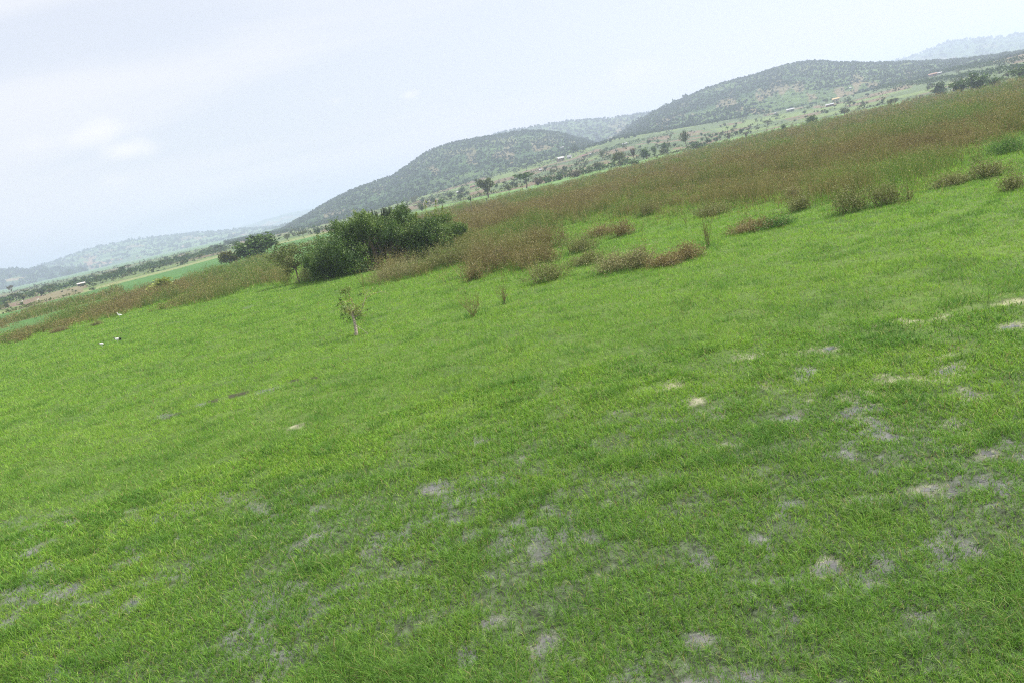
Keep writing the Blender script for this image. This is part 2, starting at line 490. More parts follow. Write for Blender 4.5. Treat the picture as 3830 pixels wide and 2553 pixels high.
pal_near = P((.042, .078, .03), (.078, .122, .042), (.155, .135, .08))
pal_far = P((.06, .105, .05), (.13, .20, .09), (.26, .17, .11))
hB = make_hill('scrub-covered hill in the middle with a long left shoulder',
               [(840, 915), (900, 905), (985, 880), (1062, 855), (1104, 828), (1164, 795), (1227, 757), (1270, 733), (1347, 700), (1415, 676), (1466, 659), (1517, 624), (1580, 580), (1623, 557),
                (1708, 531), (1815, 513), (1900, 500), (1960, 490), (2020, 489), (2090, 497), (2180, 520), (2260, 548), (2340, 575), (2400, 590)], 1650, 960, 2300, 101, pal_near)
hB2 = make_hill('bluish plateau ridge behind the middle hill',
                [(1650, 570), (1760, 530), (1887, 494), (2006, 474), (2125, 455), (2253, 446), (2364, 433), (2432, 424), (2550, 412), (2750, 420), (2900, 440)], 2900, 1700, 3700, 131, pal_near, 600, 60)
hC = make_hill('broad scrub-covered hill at right with pale bare patches',
               [(2200, 575), (2260, 545), (2300, 518), (2331, 494), (2426, 430), (2504, 392), (2582, 358), (2650, 329), (2725, 304), (2790, 289), (2844, 275), (2898, 256), (2963, 239), (3000, 233),
                (3055, 229), (3170, 234), (3277, 237), (3353, 234), (3468, 230), (3596, 223), (3681, 213), (3787, 198), (3900, 180), (4250, 150)], 1750, 1000, 2500, 151, pal_near)
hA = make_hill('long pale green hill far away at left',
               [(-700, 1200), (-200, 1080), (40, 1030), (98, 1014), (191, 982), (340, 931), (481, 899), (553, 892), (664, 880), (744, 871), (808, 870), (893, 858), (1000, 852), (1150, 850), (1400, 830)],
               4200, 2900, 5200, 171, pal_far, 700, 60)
hA0 = make_hill('low dark spur in front of the far pale hill',
                [(-700, 1100), (-300, 1040), (-100, 1020), (0, 1012), (55, 1014), (100, 1015), (160, 1009), (200, 1005), (240, 1008), (290, 1017), (330, 1024)], 3100, 2400, 3600, 181, P((.04, .075, .04), (.09, .14, .06), (.25, .18, .1)), 300, 40)
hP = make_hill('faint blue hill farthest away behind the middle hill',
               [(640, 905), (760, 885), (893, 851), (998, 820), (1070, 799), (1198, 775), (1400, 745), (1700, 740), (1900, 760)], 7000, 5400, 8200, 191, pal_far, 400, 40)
hD = make_hill('pale blue hill rising at the far right',
               [(3150, 290), (3250, 262), (3353, 231), (3447, 200), (3510, 174), (3574, 155), (3638, 148), (3723, 144), (3787, 135), (3830, 128), (3950, 112), (4300, 120)], 4600, 3000, 5600, 211, pal_near, 400, 50)


def scrub(h, n, size, nl, leaf, label, seed, thr=.45, edge=200):
    """bushes strewn over a hillside, too many and too far to tell apart"""
    Zh = h['Z']; na = Zh.shape[1]
    a = h['a0'] + rng.random(n * 3) * h['da'] * (na - 1)
    r = h['rf'] + (h['rr'] * 1.04 - h['rf']) * rng.random(n * 3) ** .9
    x, y = r * np.sin(a), r * np.cos(a)
    d = fbm(x / 90, y / 90, seed, 4) + .30 * (r - h['rf']) / (h['rr'] - h['rf']) + (rng.random(len(a)) - .5) * .3
    k = np.nonzero(d > thr)[0][:n]; a, r, x, y = a[k], r[k], x[k], y[k]
    # ridge line bushes
    ae = h['a0'] + rng.random(edge) * h['da'] * (na - 1); re_ = h['rr'] * (1 + rng.normal(size=edge) * .006)
    x = np.concatenate([x, re_ * np.sin(ae)]); y = np.concatenate([y, re_ * np.cos(ae)]); a = np.concatenate([a, ae]); r = np.concatenate([r, re_])
    z = hsurf(a, r); nn = len(x)
    s = size * (.5 + rng.random(nn) ** 2 * 1.2)
    C = np.repeat(np.stack([x, y, z + s * .35], -1), nl, 0); ss = np.repeat(s, nl)
    o = rng.normal(size=(nn * nl, 3)); o /= np.linalg.norm(o, axis=1)[:, None]; o *= rng.random((nn * nl, 1)) ** .4
    C = C + o * ss[:, None] * np.array([.55, .55, .42])
    t = rng.random((nn, 1)); c = np.array([.042, .078, .034]) * (1 - t) + np.array([.066, .108, .042]) * t
    mb = MB(); mb.leaves(C, ss * leaf * (.7 + .6 * rng.random(nn * nl)), np.repeat(c, nl, 0), .7)
    return tag(mb.build('hillside_scrub', M_SCRUB), label, 'scrub', kind='stuff')


scrub(hB, 13000, 2.5, 8, .46, 'dark bushes strewn over the middle hill', 301, .52)
scrub(hC, 16000, 2.5, 8, .46, 'dark bushes strewn over the broad right hill', 311, .52)
scrub(hB2, 2600, 6, 10, .4, 'bluish bushes strewn over the plateau ridge', 321)
scrub(hA, 2600, 8, 8, .5, 'blurred bushes strewn over the far left hill', 331, .56)
scrub(hA0, 700, 11, 10, .45, 'dark bushes covering the low spur', 341, .38, 60)
scrub(hD, 700, 11, 8, .45, 'faint bushes on the pale right hill', 351, .4, 120)

# low scrub on the farmed plain between the field edge and the hills
n = 9000; a = RAD(-34) + RAD(72) * rng.random(n); r = np.interp(a, EA, ER) * 1.15 + (1250 - np.interp(a, EA, ER) * 1.15) * rng.random(n)
d_ = fbm(a * 26, r / 70, 361, 4); k = (d_ > .5) & (rng.random(n) < .6); a, r = a[k], r[k]; n = len(a)
s_ = .7 + 1.9 * rng.random(n) ** 2.2; z = hsurf(a, r)
C = np.repeat(np.stack([r * np.sin(a), r * np.cos(a), z + s_ * .4], -1), 9, 0); o = rng.normal(size=(n * 9, 3)) * .4
t = rng.random((n, 1)); c = np.array([.05, .085, .03]) * (1 - t) + np.array([.13, .14, .06]) * t
mb = MB(); mb.leaves(C + o * np.repeat(s_, 9)[:, None], np.repeat(s_, 9) * .42, np.repeat(c, 9, 0), .7)
tag(mb.build('plain_scrub', M_SCRUB), 'low scrub strewn over the farmed plain below the hills', 'scrub', kind='stuff')

# ------------------------------------------------------------------ grass
def sample(r0, r1, dens, p_, margin=280):
    """points over the seen wedge; dens blades per square metre at 10 m, thinning with distance"""
    a0, a1 = RAD(-47), RAD(47)
    out = []
    ed = np.geomspace(r0, r1, 40)
    for k in range(39):
        rm = math.sqrt(ed[k] * ed[k + 1]); area = (a1 - a0) / 2 * (ed[k + 1] ** 2 - ed[k] ** 2)
        n = int(area * dens * (10 / rm) ** p_)
        r = np.sqrt(ed[k] ** 2 + rng.random(n) * (ed[k + 1] ** 2 - ed[k] ** 2)); a = a0 + (a1 - a0) * rng.random(n)
        x, y = r * np.sin(a), r * np.cos(a)
        u, v, _ = proj(np.stack([x, y, np.zeros(n)], -1))
        m = (u > -margin) & (u < 3830 + margin) & (v < 2553 + margin)
        out.append(np.stack([x[m], y[m]], -1))
    return np.concatenate(out)


def blades(xy, h, w, lean, az, colr, near):
    n = len(xy); z = relief(xy[:, 0], xy[:, 1])
    B = np.column_stack([xy, z - .01])
    d = np.column_stack([np.cos(az), np.sin(az), np.zeros(n)])
    ta = rng.random(n) * 2 * math.pi
    side = np.column_stack([np.cos(ta), np.sin(ta), np.zeros(n)]) * w[:, None] / 2
    s, c = np.sin(lean)[:, None], np.cos(lean)[:, None]; up = np.array([0, 0, 1.0])
    H = h[:, None]
    if near:
        mid = B + H * .55 * (d * s * .7 + up * np.sqrt(1 - (s * .7) ** 2))
        tip = mid + H * .5 * (d * np.clip(s * 1.5, 0, .97) + up * np.sqrt(1 - np.clip(s * 1.5, 0, .97) ** 2))
        V = np.stack([B - side, B + side, mid + side * .8, mid - side * .8, tip], 1).reshape(-1, 3)
        o = np.arange(n)[:, None] * 5
        return V, o + np.array([[0, 1, 2, 3]]), o + np.array([[3, 2, 4]]), np.repeat(colr, 5, 0)
    tip = B + H * (d * s + up * c)
    V = np.stack([B - side, B + side, tip], 1).reshape(-1, 3)
    return V, None, np.arange(3 * n).reshape(-1, 3), np.repeat(colr, 3, 0)


def grass_layer(xy, near):
    x, y = xy[:, 0], xy[:, 1]
    r = np.hypot(x, y)
    # pull most blades into tufts
    cx, cy = np.floor(x / .16), np.floor(y / .16)
    tx, ty = (cx + .2 + .6 * _h(cx, cy, 71)) * .16, (cy + .2 + .6 * _h(cx, cy, 72)) * .16
    pull = (rng.random(len(x)) < .65) & (r < 45)
    ox, oy = x - tx, y - ty
    x = np.where(pull, tx + ox * .5, x); y = np.where(pull, ty + oy * .5, y)
    u, v, _ = proj(np.stack([x, y, np.zeros(len(x))], -1))
    wet, pale = wetness(x, y, u, v)
    wd = in_weeds(x, y, u, v)
    tuftn = _h(cx, cy, 73)
    patch = fbm(x / 2.2, y / 2.2, 81, 3); lush = fbm(x / .8 + 5, y / .8, 83, 3)
    keep = rng.random(len(x)) < (1 - .66 * wet) * (.42 + .78 * sstep(.25, .6, lush)) * np.where(r < 24, .68 + .45 * sstep(.32, .55, fbm(x / .33, y / .33, 87, 2)), 1)
    keep &= ~(wd & (r > 140)); keep &= ~((furrow(x, y, u, v) > .5) & (rng.random(len(x)) < .72))
    x, y, r, u, v, wet, tuftn, patch, lush, ox, oy, pull, wd = [k[keep] for k in (x, y, r, u, v, wet, tuftn, patch, lush, ox, oy, pull, wd)]
    n = len(x)
    tus = sstep(.60, .74, fbm(x / 1.1, y / .8, 91, 3))
    h = (.075 + .085 * rng.random(n) + .055 * tuftn) * (.65 + .6 * lush) * (1 + .55 * tus)
    h *= np.where(wet > .3, .75, 1)
    h *= np.where(rng.random(n) < .03, 1.7, 1)
    h *= 1 + .25 * sstep(30, 70, r) + 1.3 * wd
    w = .0068 * (np.maximum(r, 9) / 10) ** .88 * (.7 + .6 * rng.random(n))
    lean = np.clip(.4 + .55 * np.abs(rng.normal(size=n)), 0, 1.4)
    az = np.where(pull, np.arctan2(oy, ox) + rng.normal(size=n) * .6, rng.random(n) * 6.283)
    t = np.clip(patch * 1.5 - .35 + .35 * rng.normal(size=n), 0, 1)[:, None]
    c = np.array([.135, .30, .034]) * (1 - t) + np.array([.28, .46, .045]) * t
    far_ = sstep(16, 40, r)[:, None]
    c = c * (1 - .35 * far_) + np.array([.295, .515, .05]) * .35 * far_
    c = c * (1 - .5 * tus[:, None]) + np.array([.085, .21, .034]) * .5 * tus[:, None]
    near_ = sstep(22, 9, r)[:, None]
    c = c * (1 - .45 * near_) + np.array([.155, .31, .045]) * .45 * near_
    b = rng.random(n)[:, None]
    c = np.where(b < .03, np.array([.40, .35, .15]), c)
    c = np.where((b > .045) & (b < .08), np.array([.38, .50, .12]), c)
    c = np.where((b > .10) & (b < .115), np.array([.20, .13, .055]), c)
    c = np.where((b > .13) & (b < .22), np.array([.07, .19, .035]), c)
    fu = furrow(x, y, u, v)[:, None]; c = c * (1 - .6 * fu) + np.array([.06, .11, .025]) * .6 * fu
    c = c * (.72 + .56 * rng.random((n, 1)))
    return blades(np.column_stack([x, y]), h, w, lean, az, c, near)


mb = MB()
mb.add(*grass_layer(sample(7.2, 24, 2700, 1.35), True))
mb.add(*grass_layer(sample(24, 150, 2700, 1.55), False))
# dead, flattened blades on the mud
xy = sample(7.2, 40, 900, 1.6); u, v, _ = proj(np.column_stack([xy, np.zeros(len(xy))])); wet, pale = wetness(xy[:, 0], xy[:, 1], u, v)
k = rng.random(len(xy)) < .12 + .8 * wet; xy = xy[k]; n = len(xy); r = np.hypot(xy[:, 0], xy[:, 1])
t = rng.random((n, 1))
mb.add(*blades(xy, .05 + .08 * rng.random(n), .006 * (r / 10), 1.25 + .25 * rng.random(n), rng.random(n) * 6.283, np.array([.17, .145, .085]) * (1 - t) + np.array([.33, .31, .18]) * t, False))
tag(mb.build('grass', M_GRASS), 'bright green wet meadow grass', 'grass', kind='stuff')

# dark thin sedge stalks standing out of the grass
mb = MB()
spots = [(3165, 1235, 70), (3190, 1330, 90), (3210, 1190, 40), (3595, 1140, 60), (3640, 1175, 90), (3700, 1160, 100), (3690, 1210, 60), (3630, 1240, 60), (3755, 1170, 60), (3560, 1250, 50),
         (3330, 1230, 50), (3370, 1260, 70), (3420, 1260, 60), (3500, 1250, 50), (2170, 1390, 60), (1925, 1440, 70), (3650, 1360, 80), (2960, 1225, 50), (3160, 1150, 50)]
for k in range(230):
    if k % 2: spots.append((random.uniform(480, 1400), 0, 0))
    else: spots.append((random.uniform(2900, 3900), 0, 0))
for (u, v, hp) in spots:
    if v == 0:
        v = (random.gauss(1275, 70) - (u - 480) * .1) if u < 1500 else random.gauss(1230, 80); hp = random.uniform(14, 50)
    b = at(u, v); d = depth(b); h = hp / F * d * 1.02
    ln = np.array([random.gauss(0, .12), random.gauss(0, .1), 1.0])
    mb.tube([b, b + ln * h * .5, b + ln * h * np.array([1.25, 1.25, 1])], [.0055, .0045, .0015], 3, np.array([.035, .085, .03]) * random.uniform(.8, 1.4))
tag(mb.build('sedge_stalks', M_GRASS), 'thin dark sedge stalks standing out of the grass', 'sedge', kind='stuff')

# ------------------------------------------------------------------ the brown weed field
def weed_cols(n, mixn, plant=None):
    pal = np.array([[.19, .155, .06], [.165, .18, .045], [.38, .33, .14], [.13, .215, .036], [.235, .195, .07]])
    a = rng.random(n)
    t = np.clip(mixn + (.18 if plant is None else .06) * rng.normal(size=n) + (0 if plant is None else .17 * plant), 0, 1)
    idx = np.where(a < .12, 2, np.where(t > .62, 3, np.where(t > .47, 1, np.where(t > .33, 4, 0))))
    return pal[idx] * (.75 + .5 * rng.random((n, 1))) * (1 if plant is None else (1 + .22 * np.clip(-plant, -1.5, 1.5)[:, None]))


a0, a1 = RAD(-40), RAD(42); pts = []
ed = np.geomspace(48, 520, 50)
for k in range(49):
    rm = math.sqrt(ed[k] * ed[k + 1]); area = (a1 - a0) / 2 * (ed[k + 1] ** 2 - ed[k] ** 2)
    n = int(area * min(9, 9 * (85 / rm) ** 1.9))
    r = np.sqrt(ed[k] ** 2 + rng.random(n) * (ed[k + 1] ** 2 - ed[k] ** 2)); a = a0 + (a1 - a0) * rng.random(n)
    pts.append(np.stack([r * np.sin(a), r * np.cos(a)], -1))
xy = np.concatenate(pts); u, v, _ = proj(np.column_stack([xy, np.zeros(len(xy))]))
core = in_weeds(xy[:, 0], xy[:, 1], u, v)
halo = ~core & (u > 1620) & (((rng.random(len(u)) < .22) & in_weeds(xy[:, 0], xy[:, 1], u, v - 32)) | ((rng.random(len(u)) < .09) & in_weeds(xy[:, 0], xy[:, 1], u, v - 80)))
k = (core | halo) & (u > -250) & (u < 4080); xy = xy[k]; u = u[k]; v = v[k]; halo = halo[k]
n = len(xy); x, y = xy[:, 0], xy[:, 1]; r = np.hypot(x, y)
big = fbm(x / 11, y / 22, 401, 3); sm = fbm(x / 3, y / 4, 405, 3)
pg = inpoly(u, v, [(690, 1030), (820, 985), (1000, 960), (1100, 935), (1100, 1010), (960, 1050), (760, 1075), (690, 1060)])
ck = _h(np.floor(x / 1.6 + .6 * sm), np.floor(y / 2.2), 409)
mixn = np.clip(.45 + 1.5 * (big - .5) + .7 * (sm - .5) + .26 * (ck - .5) + np.where(pg, .3, 0), 0, 1)
hgt = (.45 + .95 * sstep(.3, .7, sm) + .3 * ck + .3 * rng.random(n)) * np.where(rng.random(n) < .04, 1.35, 1)
hgt *= np.where(halo, .55, 1.0)
mixn = np.where(halo, mixn + .12, mixn)
hgt *= np.where(u < 1100, .85, 1.0) * (.55 + .9 * sstep(.3, .68, fbm(x / 5, y / 5, 411, 3)))
mb = MB()
kp = rng.random(n) < .35 + .65 * sstep(.34, .52, sm)
x, y, r, u, v, hgt, mixn = [k_[kp] for k_ in (x, y, r, u, v, hgt, mixn)]; n = len(x)
K = 3; pv_ = rng.normal(size=n)
B = np.repeat(np.column_stack([x, y, gz(x, y)]), K, 0); hh = np.repeat(hgt, K) * (.55 + .5 * rng.random(n * K)); rr_ = np.repeat(r, K)
sp = rng.normal(size=(n * K, 2)) * .28 * hh[:, None]
B[:, :2] += rng.normal(size=(n * K, 2)) * .12
T_ = B + np.column_stack([sp, hh])
ang = rng.random(n * K) * math.pi; sd = np.column_stack([np.cos(ang), np.sin(ang), 0 * ang]) * (np.maximum(.012, .00022 * rr_) * (.6 + .8 * rng.random(n * K)))[:, None]
mb.add(np.stack([B - sd, B + sd, T_], 1).reshape(-1, 3), None, np.arange(3 * n * K).reshape(-1, 3), np.repeat(weed_cols(n * K, np.repeat(mixn, K), np.repeat(pv_, K)), 3, 0))
for (lo, hi, KL) in ((0, 160, 20), (160, 700, 10)):
    m_ = (r >= lo) & (r < hi); nn = int(m_.sum())
    Bx = np.repeat(np.column_stack([x, y, gz(x, y)])[m_], KL, 0); h_ = np.repeat(hgt[m_], KL); rl = np.repeat(r[m_], KL)
    f_ = .2 + .85 * rng.random(nn * KL) ** .8
    C = Bx + np.column_stack([rng.normal(size=(nn * KL, 2)) * .2 * (.6 + f_)[:, None], f_ * h_])
    mb.leaves(C, np.maximum(.035, .00052 * rl) * (.6 + .9 * rng.random(nn * KL)), weed_cols(nn * KL, np.repeat(mixn[m_], KL) + .1 * (.5 - f_), np.repeat(pv_[m_], KL)), .45)
# pale seed heads
m_ = rng.random(n) < .16; C = np.column_stack([x, y, gz(x, y) + hgt * (.85 + .15 * rng.random(n))])[m_]
mb.leaves(C, np.maximum(.03, .00034 * r[m_]), np.array([.5, .44, .26]) * (.7 + .5 * rng.random((len(C), 1))), .7)
tag(mb.build('tall_weeds', M_WEED), 'belt of tall brown and olive weeds across the meadow', 'weeds', kind='stuff')


# ------------------------------------------------------------------ plants and trees
def crown(mb, lobes, n, leaf, cols, sub=12, spread=.24, inner=.25, droop=0.0):
    """leaf clumps gathered round the lobes of a crown; lobes = (cx,cy,cz, rx,ry,rz)"""
    L = np.array(lobes, float); w = L[:, 3] * L[:, 5]; w /= w.sum()
    for k in range(len(L)):
        m_ = max(6, int(n * w[k])); c, rr = L[k, :3], L[k, 3:]
        d = rng.normal(size=(sub, 3)); d /= np.linalg.norm(d, axis=1)[:, None]; d *= (.55 + .5 * rng.random((sub, 1)))
        tint = rng.random((sub, 1)); base = cols[0] * (1 - tint) + cols[1] * tint
        i = rng.integers(0, sub, m_)
        p_ = d[i] + rng.normal(size=(m_, 3)) * spread
        ii = rng.random(m_) < inner
        p_[ii] = rng.normal(size=(int(ii.sum()), 3)) * .45
        mb.leaves(c + p_ * rr, leaf * (.6 + .8 * rng.random(m_)), base[i] * (.75 + .5 * rng.random((m_, 1))), .5, droop)


GREEN = P((.05, .105, .025), (.12, .20, .04)); DARK = P((.035, .075, .024), (.075, .13, .035)); OLIVE = P((.085, .115, .036), (.16, .185, .06))
BROWN = P((.10, .085, .05), (.15, .125, .07)); YELLOW = P((.19, .25, .03), (.33, .38, .05)); BRIGHT = P((.05, .12, .022), (.12, .21, .035))
BK = (.16, .125, .09)


def tree_parts(kind, cols, seed, n=700, leaf=.05):
    """unit tree: 1 high, about 1 wide.  returns crown and trunk builders"""
    global rng
    keep = rng; rng = np.random.default_rng(seed); rs = random.Random(seed)
    cr, tr = MB(), MB()

    def limb(p0, p1, r0, r1, bend=.06):
        p0, p1 = np.array(p0, float), np.array(p1, float); mid = (p0 + p1) / 2 + np.array([rs.gauss(0, bend), rs.gauss(0, bend), 0])
        tr.tube([p0, (p0 + mid) / 2, mid, (mid + p1) / 2, p1], np.linspace(r0, r1, 5), 5, BK)
    if kind == 'bush':
        lob = []
        for k in range(8):
            a = rs.uniform(0, 6.283); q = rs.uniform(.05, .3); s = rs.uniform(.17, .27)
            lob.append((q * math.cos(a), q * math.sin(a), rs.uniform(.22, .72), s, s, s * .95))
            limb((0, 0, -.02), (lob[-1][0] * .8, lob[-1][1] * .8, lob[-1][2]), .03, .01)
        crown(cr, lob, n, leaf, cols)
    elif kind == 'round':
        limb((0, 0, -.03), (.02, 0, .42), .05, .035, .02); lob = [(0, 0, .66, .3, .3, .26)]
        for k in range(8):
            a = k * .785 + rs.uniform(-.3, .3); q = rs.uniform(.18, .32); s = rs.uniform(.15, .24)
            lob.append((q * math.cos(a), q * math.sin(a), rs.uniform(.42, .85), s, s, s * .85)); limb((.02, 0, .38), lob[-1][:3], .022, .008)
        crown(cr, lob, n, leaf, cols)
    elif kind == 'flat':
        limb((0, 0, -.03), (.04, 0, .5), .04, .028, .03); lob = []
        for k in range(9):
            a = k * .7 + rs.uniform(-.3, .3); q = rs.uniform(.1, .4); s = rs.uniform(.14, .24)
            lob.append((q * math.cos(a), q * math.sin(a), rs.uniform(.7, .92) - .25 * max(0, q - .3), s, s, s * .45)); limb((.04, 0, .47), lob[-1][:3], .02, .007)
        crown(cr, lob, n, leaf, cols)
    elif kind == 'vase':
        limb((0, 0, -.03), (0, 0, .3), .05, .045, .01); lob = [(0, 0, .42, .15, .15, .16)]
        for k in range(11):
            a = k * .571 + rs.uniform(-.3, .3); q = rs.uniform(.12, .4); s = rs.uniform(.13, .2)
            lob.append((q * math.cos(a), q * math.sin(a), rs.uniform(.6, .9) - .2 * max(0, q - .28), s, s, s * .8)); limb((0, 0, .28), lob[-1][:3], .022, .006)
        crown(cr, lob, n, leaf, cols, 12, .26)
    elif kind == 'weep':
        limb((.12, 0, -.03), (.08, 0, .55), .035, .03, .02); lob = []
        for k in range(10):
            a = k * .628; q = rs.uniform(.1, .38); s = rs.uniform(.15, .22)
            lob.append((q * math.cos(a) - .03, q * math.sin(a), rs.uniform(.5, .82) - .3 * max(0, q - .15), s, s, s * 1.1)); limb((.08, 0, .5), lob[-1][:3], .018, .006)
        crown(cr, lob, n, leaf, cols, 12, .24, .25, .8)
    elif kind == 'candelabra':      # succulent tree: bare trunk, many upright arms
        limb((.08, 0, -.03), (0, 0, .42), .035, .03, .02)
        for k in range(34):
            a = rs.uniform(0, 6.283); q = rs.uniform(.05, .48) ; top = .98 - .32 * (q / .48) ** 2 + rs.uniform(-.05, .04)
            b0 = np.array([0, 0, rs.uniform(.36, .46)]); e = np.array([q * math.cos(a), q * math.sin(a), top])
            c1 = b0 + np.array([e[0] * .55, e[1] * .55, (top - b0[2]) * .28]); c2 = b0 + np.array([e[0] * .9, e[1] * .9, (top - b0[2]) * .62])
            cc = cols[0] * (1 - (t := rs.random())) + cols[1] * t
            cr.tube([b0, c1, c2, e], [.011, .014, .017, .012], 5, cc)
    rng = keep
    return cr, tr


def put_tree(u, v, hp, wp, kind, cols, label, name='tree', cat='tree', seed=None, n=700, leaf=.05, group=None):
    b = at(u, v); d = depth(b); h = hp / F * d * 1.03; w = wp / F * d
    seed = seed or int(u * 7 + v)
    cr, tr = tree_parts(kind, cols, seed, n, leaf)
    t = thing(name, label, cat, b, random.Random(seed).uniform(-.5, .5), (w, w, h), group)
    cr.build('arms' if kind == 'candelabra' else 'crown', M_LEAF, t)
    tr.build('trunk', M_BARK, t, True)
    return t


B_ = 'bush'; T_R = 'round'
TREES = [
    (1828, 740, 74, 66, 'vase', OLIVE, 'lone tree with a spreading crown behind the two thin perch posts', 'tree', 'tree', 1500),
    (1905, 722, 32, 26, 'round', OLIVE, 'small thin tree between the lone spreading tree and the flat-topped one', 'tree', 'tree', 500),
    (1969, 706, 60, 68, 'flat', GREEN, 'flat-topped tree with white birds at its foot', 'tree', 'tree', 1300),
    (2012, 694, 34, 44, B_, BROWN, 'grey-brown bush beside the flat-topped tree', 'shrub', 'bush', 500),
    (2053, 683, 30, 50, B_, GREEN, 'green bush right of the grey-brown bush at the field edge', 'shrub', 'bush', 500),
    (2115, 646, 24, 26, 'round', DARK, 'small dark ball-shaped tree standing alone below the white house', 'tree', 'tree', 500),
    (2160, 662, 26, 60, B_, BROWN, 'brownish thicket bush below the ball-shaped tree', 'shrub', 'bush', 500),
    (2200, 648, 22, 50, B_, BROWN, 'dull brown bush between the brownish thicket and olive bush', 'shrub', 'bush', 500),
    (2240, 636, 34, 46, B_, OLIVE, 'wide olive bush left of the drooping tree', 'shrub', 'bush', 600),
    (2318, 624, 54, 52, 'weep', OLIVE, 'drooping dark tree with hanging crown on a bare trunk', 'tree', 'tree', 1100),
    (2372, 604, 48, 44, 'candelabra', BROWN, 'brown fan-shaped candelabra tree rising out of a green bush', 'euphorbia_tree', 'tree', 0),
    (2376, 620, 24, 58, B_, BRIGHT, 'bright green bush under the brown fan-shaped candelabra tree', 'shrub', 'bush', 600),
    (2420, 596, 44, 46, B_, GREEN, 'leafy green bush right of the fan-shaped candelabra tree', 'shrub', 'bush', 800),
    (2450, 584, 34, 22, 'round', GREEN, 'narrow green tree touching the leafy green bush', 'tree', 'tree', 500),
    (2496, 574, 45, 38, B_, GREEN, 'upright oval green tree standing clear of its neighbours', 'tree', 'tree', 800),
    (2568, 561, 72, 52, 'candelabra', OLIVE, 'tall pale candelabra tree with a fan of arms on a bare trunk', 'euphorbia_tree', 'tree', 0),
    (2612, 556, 24, 84, B_, GREEN, 'low wide green bush at the foot of the tall candelabra tree', 'shrub', 'bush', 700),
    (2648, 549, 36, 26, 'candelabra', DARK, 'short dark candelabra tree above the low wide bush', 'euphorbia_tree', 'tree', 0),
    (2728, 521, 22, 20, B_, BROWN, 'small brown bush on the field crest right of the candelabra trees', 'shrub', 'bush', 400),
    (2791, 517, 26, 16, B_, BROWN, 'thin dark brown bush on the field crest', 'shrub', 'bush', 400),
    (2932, 494, 30, 28, B_, GREEN, 'round green bush in front of the white roofs', 'shrub', 'bush', 500),
    (3038, 470, 40, 50, B_, BRIGHT, 'full bright green bush below the long white roof', 'shrub', 'bush', 800),
    (3160, 435, 33, 44, 'round', OLIVE, 'leaning olive bush alone on the crest', 'shrub', 'bush', 500),
    (3332, 400, 33, 40, B_, OLIVE, 'olive bush first of a row of crest bushes', 'shrub', 'bush', 500),
    (3383, 391, 19, 37, B_, DARK, 'low dark flat bush in the crest row', 'shrub', 'bush', 400),
    (3423, 378, 15, 12, B_, DARK, 'tiny dark bush in the crest row', 'shrub', 'bush', 300),
    (3447, 372, 22, 18, B_, DARK, 'upright dark bush in the crest row', 'shrub', 'bush', 300),
    (3485, 368, 17, 38, B_, GREEN, 'low green bush at the right end of the crest row', 'shrub', 'bush', 400),
    (3515, 358, 56, 66, B_, DARK, 'big rounded dark tree at the left of the right-hand grove', 'tree', 'tree', 1300),
    (3592, 352, 60, 90, B_, GREEN, 'spreading green tree next in the right-hand grove', 'tree', 'tree', 1400),
    (3664, 338, 76, 96, B_, GREEN, 'tallest tree of the right-hand grove with a wispy top', 'tree', 'tree', 1600),
    (3722, 328, 52, 66, B_, GREEN, 'low tree closing the right-hand grove', 'tree', 'tree', 1000),
    (3815, 302, 54, 78, B_, GREEN, 'tree cut by the right border of the photo', 'tree', 'tree', 1100),
    (972, 968, 96, 160, B_, GREEN, 'large dark tree left of the thicket full of small white birds', 'tree', 'tree', 5000),
    (868, 990, 60, 76, B_, P((.05, .075, .018), (.20, .19, .03)), 'rounded yellow-tinged bush left of the large dark tree', 'shrub', 'bush', 1500),
    (464, 1021, 26, 30, 'round', DARK, 'round dark tree standing above the valley treeline', 'tree', 'tree', 500),
    (826, 945, 28, 44, 'flat', DARK, 'wide flat-topped dark tree over the treeline', 'tree', 'tree', 500),
    (880, 930, 28, 34, 'flat', DARK, 'dark tree with a lifted crown behind the yellow-tinged bush', 'tree', 'tree', 500),
    (752, 972, 20, 34, 'flat', OLIVE, 'small umbrella tree on the pale green strip', 'tree', 'tree', 500),
    (50, 1110, 42, 28, 'flat', BROWN, 'pale-trunked brown tree above the treeline at the far left', 'tree', 'tree', 400),
    (604, 1098, 62, 140, B_, YELLOW, 'yellow-green bush rising out of the brown weeds', 'shrub', 'bush', 1500),
    (352, 1085, 14, 34, B_, DARK, 'low dark bush at the edge of the deep green field', 'shrub', 'bush', 300),
    (1077, 900, 26, 30, 'round', OLIVE, 'grey-green tree between the thicket and the large dark tree', 'tree', 'tree', 500),
    (1120, 885, 18, 26, B_, OLIVE, 'small olive bush just left of the thicket at the foot of the hill', 'shrub', 'bush', 300),
    (1690, 738, 22, 46, B_, OLIVE, 'grey-green bush on the plain left of the lone spreading tree', 'shrub', 'bush', 500),
    (1728, 730, 32, 40, B_, DARK, 'dark bush beside the white wall on the plain', 'shrub', 'bush', 500),
    (1553, 757, 26, 34, B_, OLIVE, 'dull round bush at the foot of the middle hill', 'shrub', 'bush', 400),
    (2155, 580, 34, 32, 'round', DARK, 'large dark round tree beside the white gabled house', 'tree', 'tree', 700),
    (2255, 598, 36, 24, 'round', OLIVE, 'tall grey-green tree on the pinkish field', 'tree', 'tree', 500),
]
for (u, v, hp, wp, kind, cols, label, nm, cat, n) in TREES:
    put_tree(u, v, hp, wp, kind, cols, label, nm, cat, None, n, .05 if n > 900 else .062)

